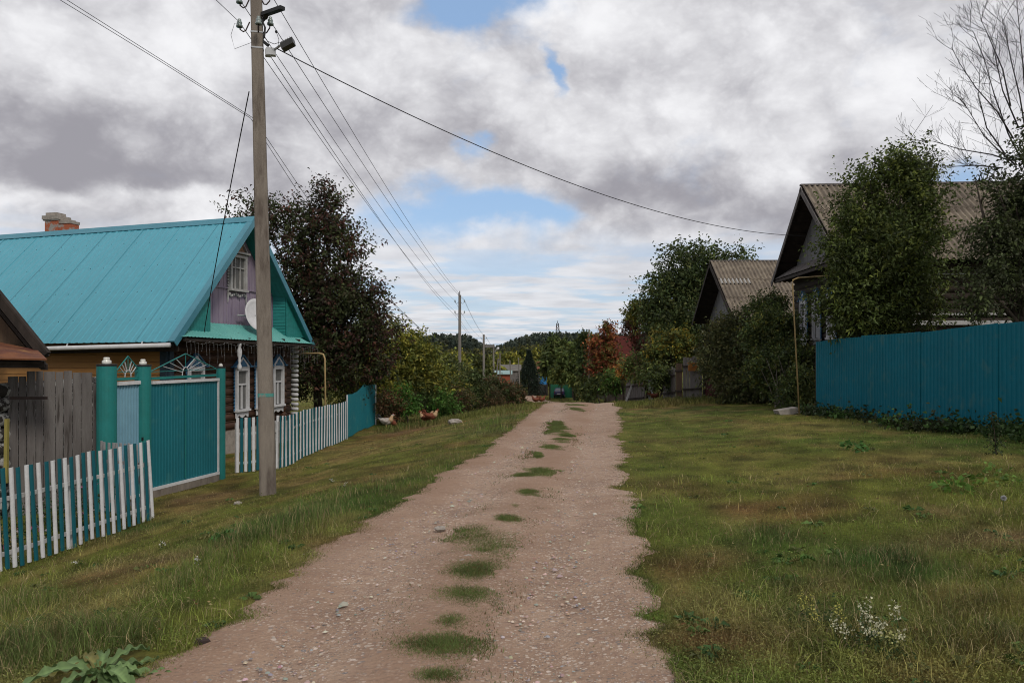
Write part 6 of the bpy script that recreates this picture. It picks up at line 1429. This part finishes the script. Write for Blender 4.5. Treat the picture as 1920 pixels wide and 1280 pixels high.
# white bedstraw bottom right, daisies, dandelion clock
def umbel_plant(px, py, n, hgt, spread_, label, flower=(.62,.60,.42), name='flowering_plant', dens=36, sz_=.007):
    c = onground(px, py); th = thing(name, label, 'plant', c); mb = MB(); pts = []
    for i in range(n):
        b = c+Vector((R.normal()*spread_*.5, R.normal()*spread_*.5, 0)); b.z = gz(b.x, b.y); e = b+Vector((R.normal()*.07, R.normal()*.06, hgt*R.uniform(.55, 1.1))); m_ = b.lerp(e, .5)+Vector((R.normal()*.015, 0, 0)); mb.tube([b, m_, e], [.0022,.0018,.001], 4)
        for j in range(dens):
            f = .55+.5*R.random(); pts.append(np.array(b.lerp(e, f))+R.normal(size=3)*np.array([.022,.022,.014])*(1.25-f*.6))
    build('stems', mb, mat('green_stem', (.06,.10,.03)), th); pts = np.array(pts); V, F, Cc = leaves(pts, R.normal(size=pts.shape)+np.array([0,-.3,.6]), np.full(len(pts), sz_*2)*R.uniform(.6,1.3,len(pts)), np.array(flower)*R.uniform(.65,1.1,(len(pts),1)), .9, 0)
    npmesh('flowers', V, F, M['grass'], Cc, parent=th)
    k = n*26; b = np.array(c)+np.stack([R.normal(size=k)*spread_*.55, R.normal(size=k)*spread_*.5, np.abs(R.normal(size=k))*hgt*.35], 1); V, F, Cc = leaves(b, R.normal(size=(k,3))+np.array([0,0,.5]), np.full(k, .03), np.array((.04,.07,.02))*R.uniform(.6,1.4,(k,1)), .35); npmesh('foliage', V, F, M['leaf'], Cc, parent=th)
umbel_plant(1628, 1215, 9, .24, .11, 'clump of small cream-white flowers in the right foreground grass')
umbel_plant(1540, 1180, 5, .20, .16, 'sparse yellowish flower sprigs left of the cream-white clump', (.40,.38,.10))
umbel_plant(1670, 1235, 4, .16, .10, 'thin yellow-green flower sprigs just right of the cream-white clump', (.42,.42,.16))
umbel_plant(30, 1062, 5, .16, .09, 'white flowers at the foot of the near picket fence', (.62,.62,.6), dens=26)
umbel_plant(255, 975, 9, .14, .22, 'white yarrow patch at the corner of the near picket fence', (.66,.66,.63), dens=18, sz_=.010)
for px, py, lab in [(372,1190-125,'tiny white flower head in the grass left of the road, nearest the dock plant'),(640,915,'white flower head in the verge right of the pole foot'),(620,905,'white flower head beside another at the pole foot'),(150,1060,'small white flower in the grass below the picket fence'),(305,1030,'pinkish white flower between fence corner and dock plant')]:
    umbel_plant(px, py, 1, .09, .03, lab, (.62,.61,.58), dens=16, sz_=.008)
c = onground(1882, 968); th = thing('dandelion_clock', 'round white dandelion clock at the right edge', 'flower', c); mb = MB(); mb.tube([c, c+Vector((0,0,.16))], .0025, 5); build('stem', mb, mat('dandelion_stem', (.1,.12,.05)), th)
m_ = 260; d = R.normal(size=(m_,3)); d /= np.linalg.norm(d, axis=1, keepdims=True); V, F, Cc = leaves(np.array(c)+np.array([0,0,.17])+d*.006, d, np.full(m_, .022), np.full((m_,3), .55), .25, 0); npmesh('head', V, F, M['grass'], Cc, parent=th)
# flowers behind the near picket fence
pk = []
for i in range(26):
    y = R.uniform(9.3, 12.3); x = -5.9-R.uniform(.25, 1.2)-(11.8-y)*.17; k = R.uniform(.25, .55); m_ = 120; q_ = R.normal(size=(m_,3)); pts = np.array([x, y, gz(x, y)])+q_*np.array([.16,.16,.1])+np.array([0,0,1])*R.random((m_,1))*k
    col = np.array((.035,.06,.02))*R.uniform(.6,1.4,(m_,1)); fl = R.random(m_) < .07; col[fl] = np.array([(.42,.14,.30),(.5,.42,.45),(.35,.1,.2)][i % 3]); pk.append(leaves(pts, q_, np.full(m_, .055)*R.uniform(.6,1.3,m_), col, .55))
V, F, Cc = cat(pk); tag(npmesh('flower_bed', V, F, M['leaf'], Cc), 'flower bed with pink blooms behind the near picket fence', 'flower bed', kind='stuff')
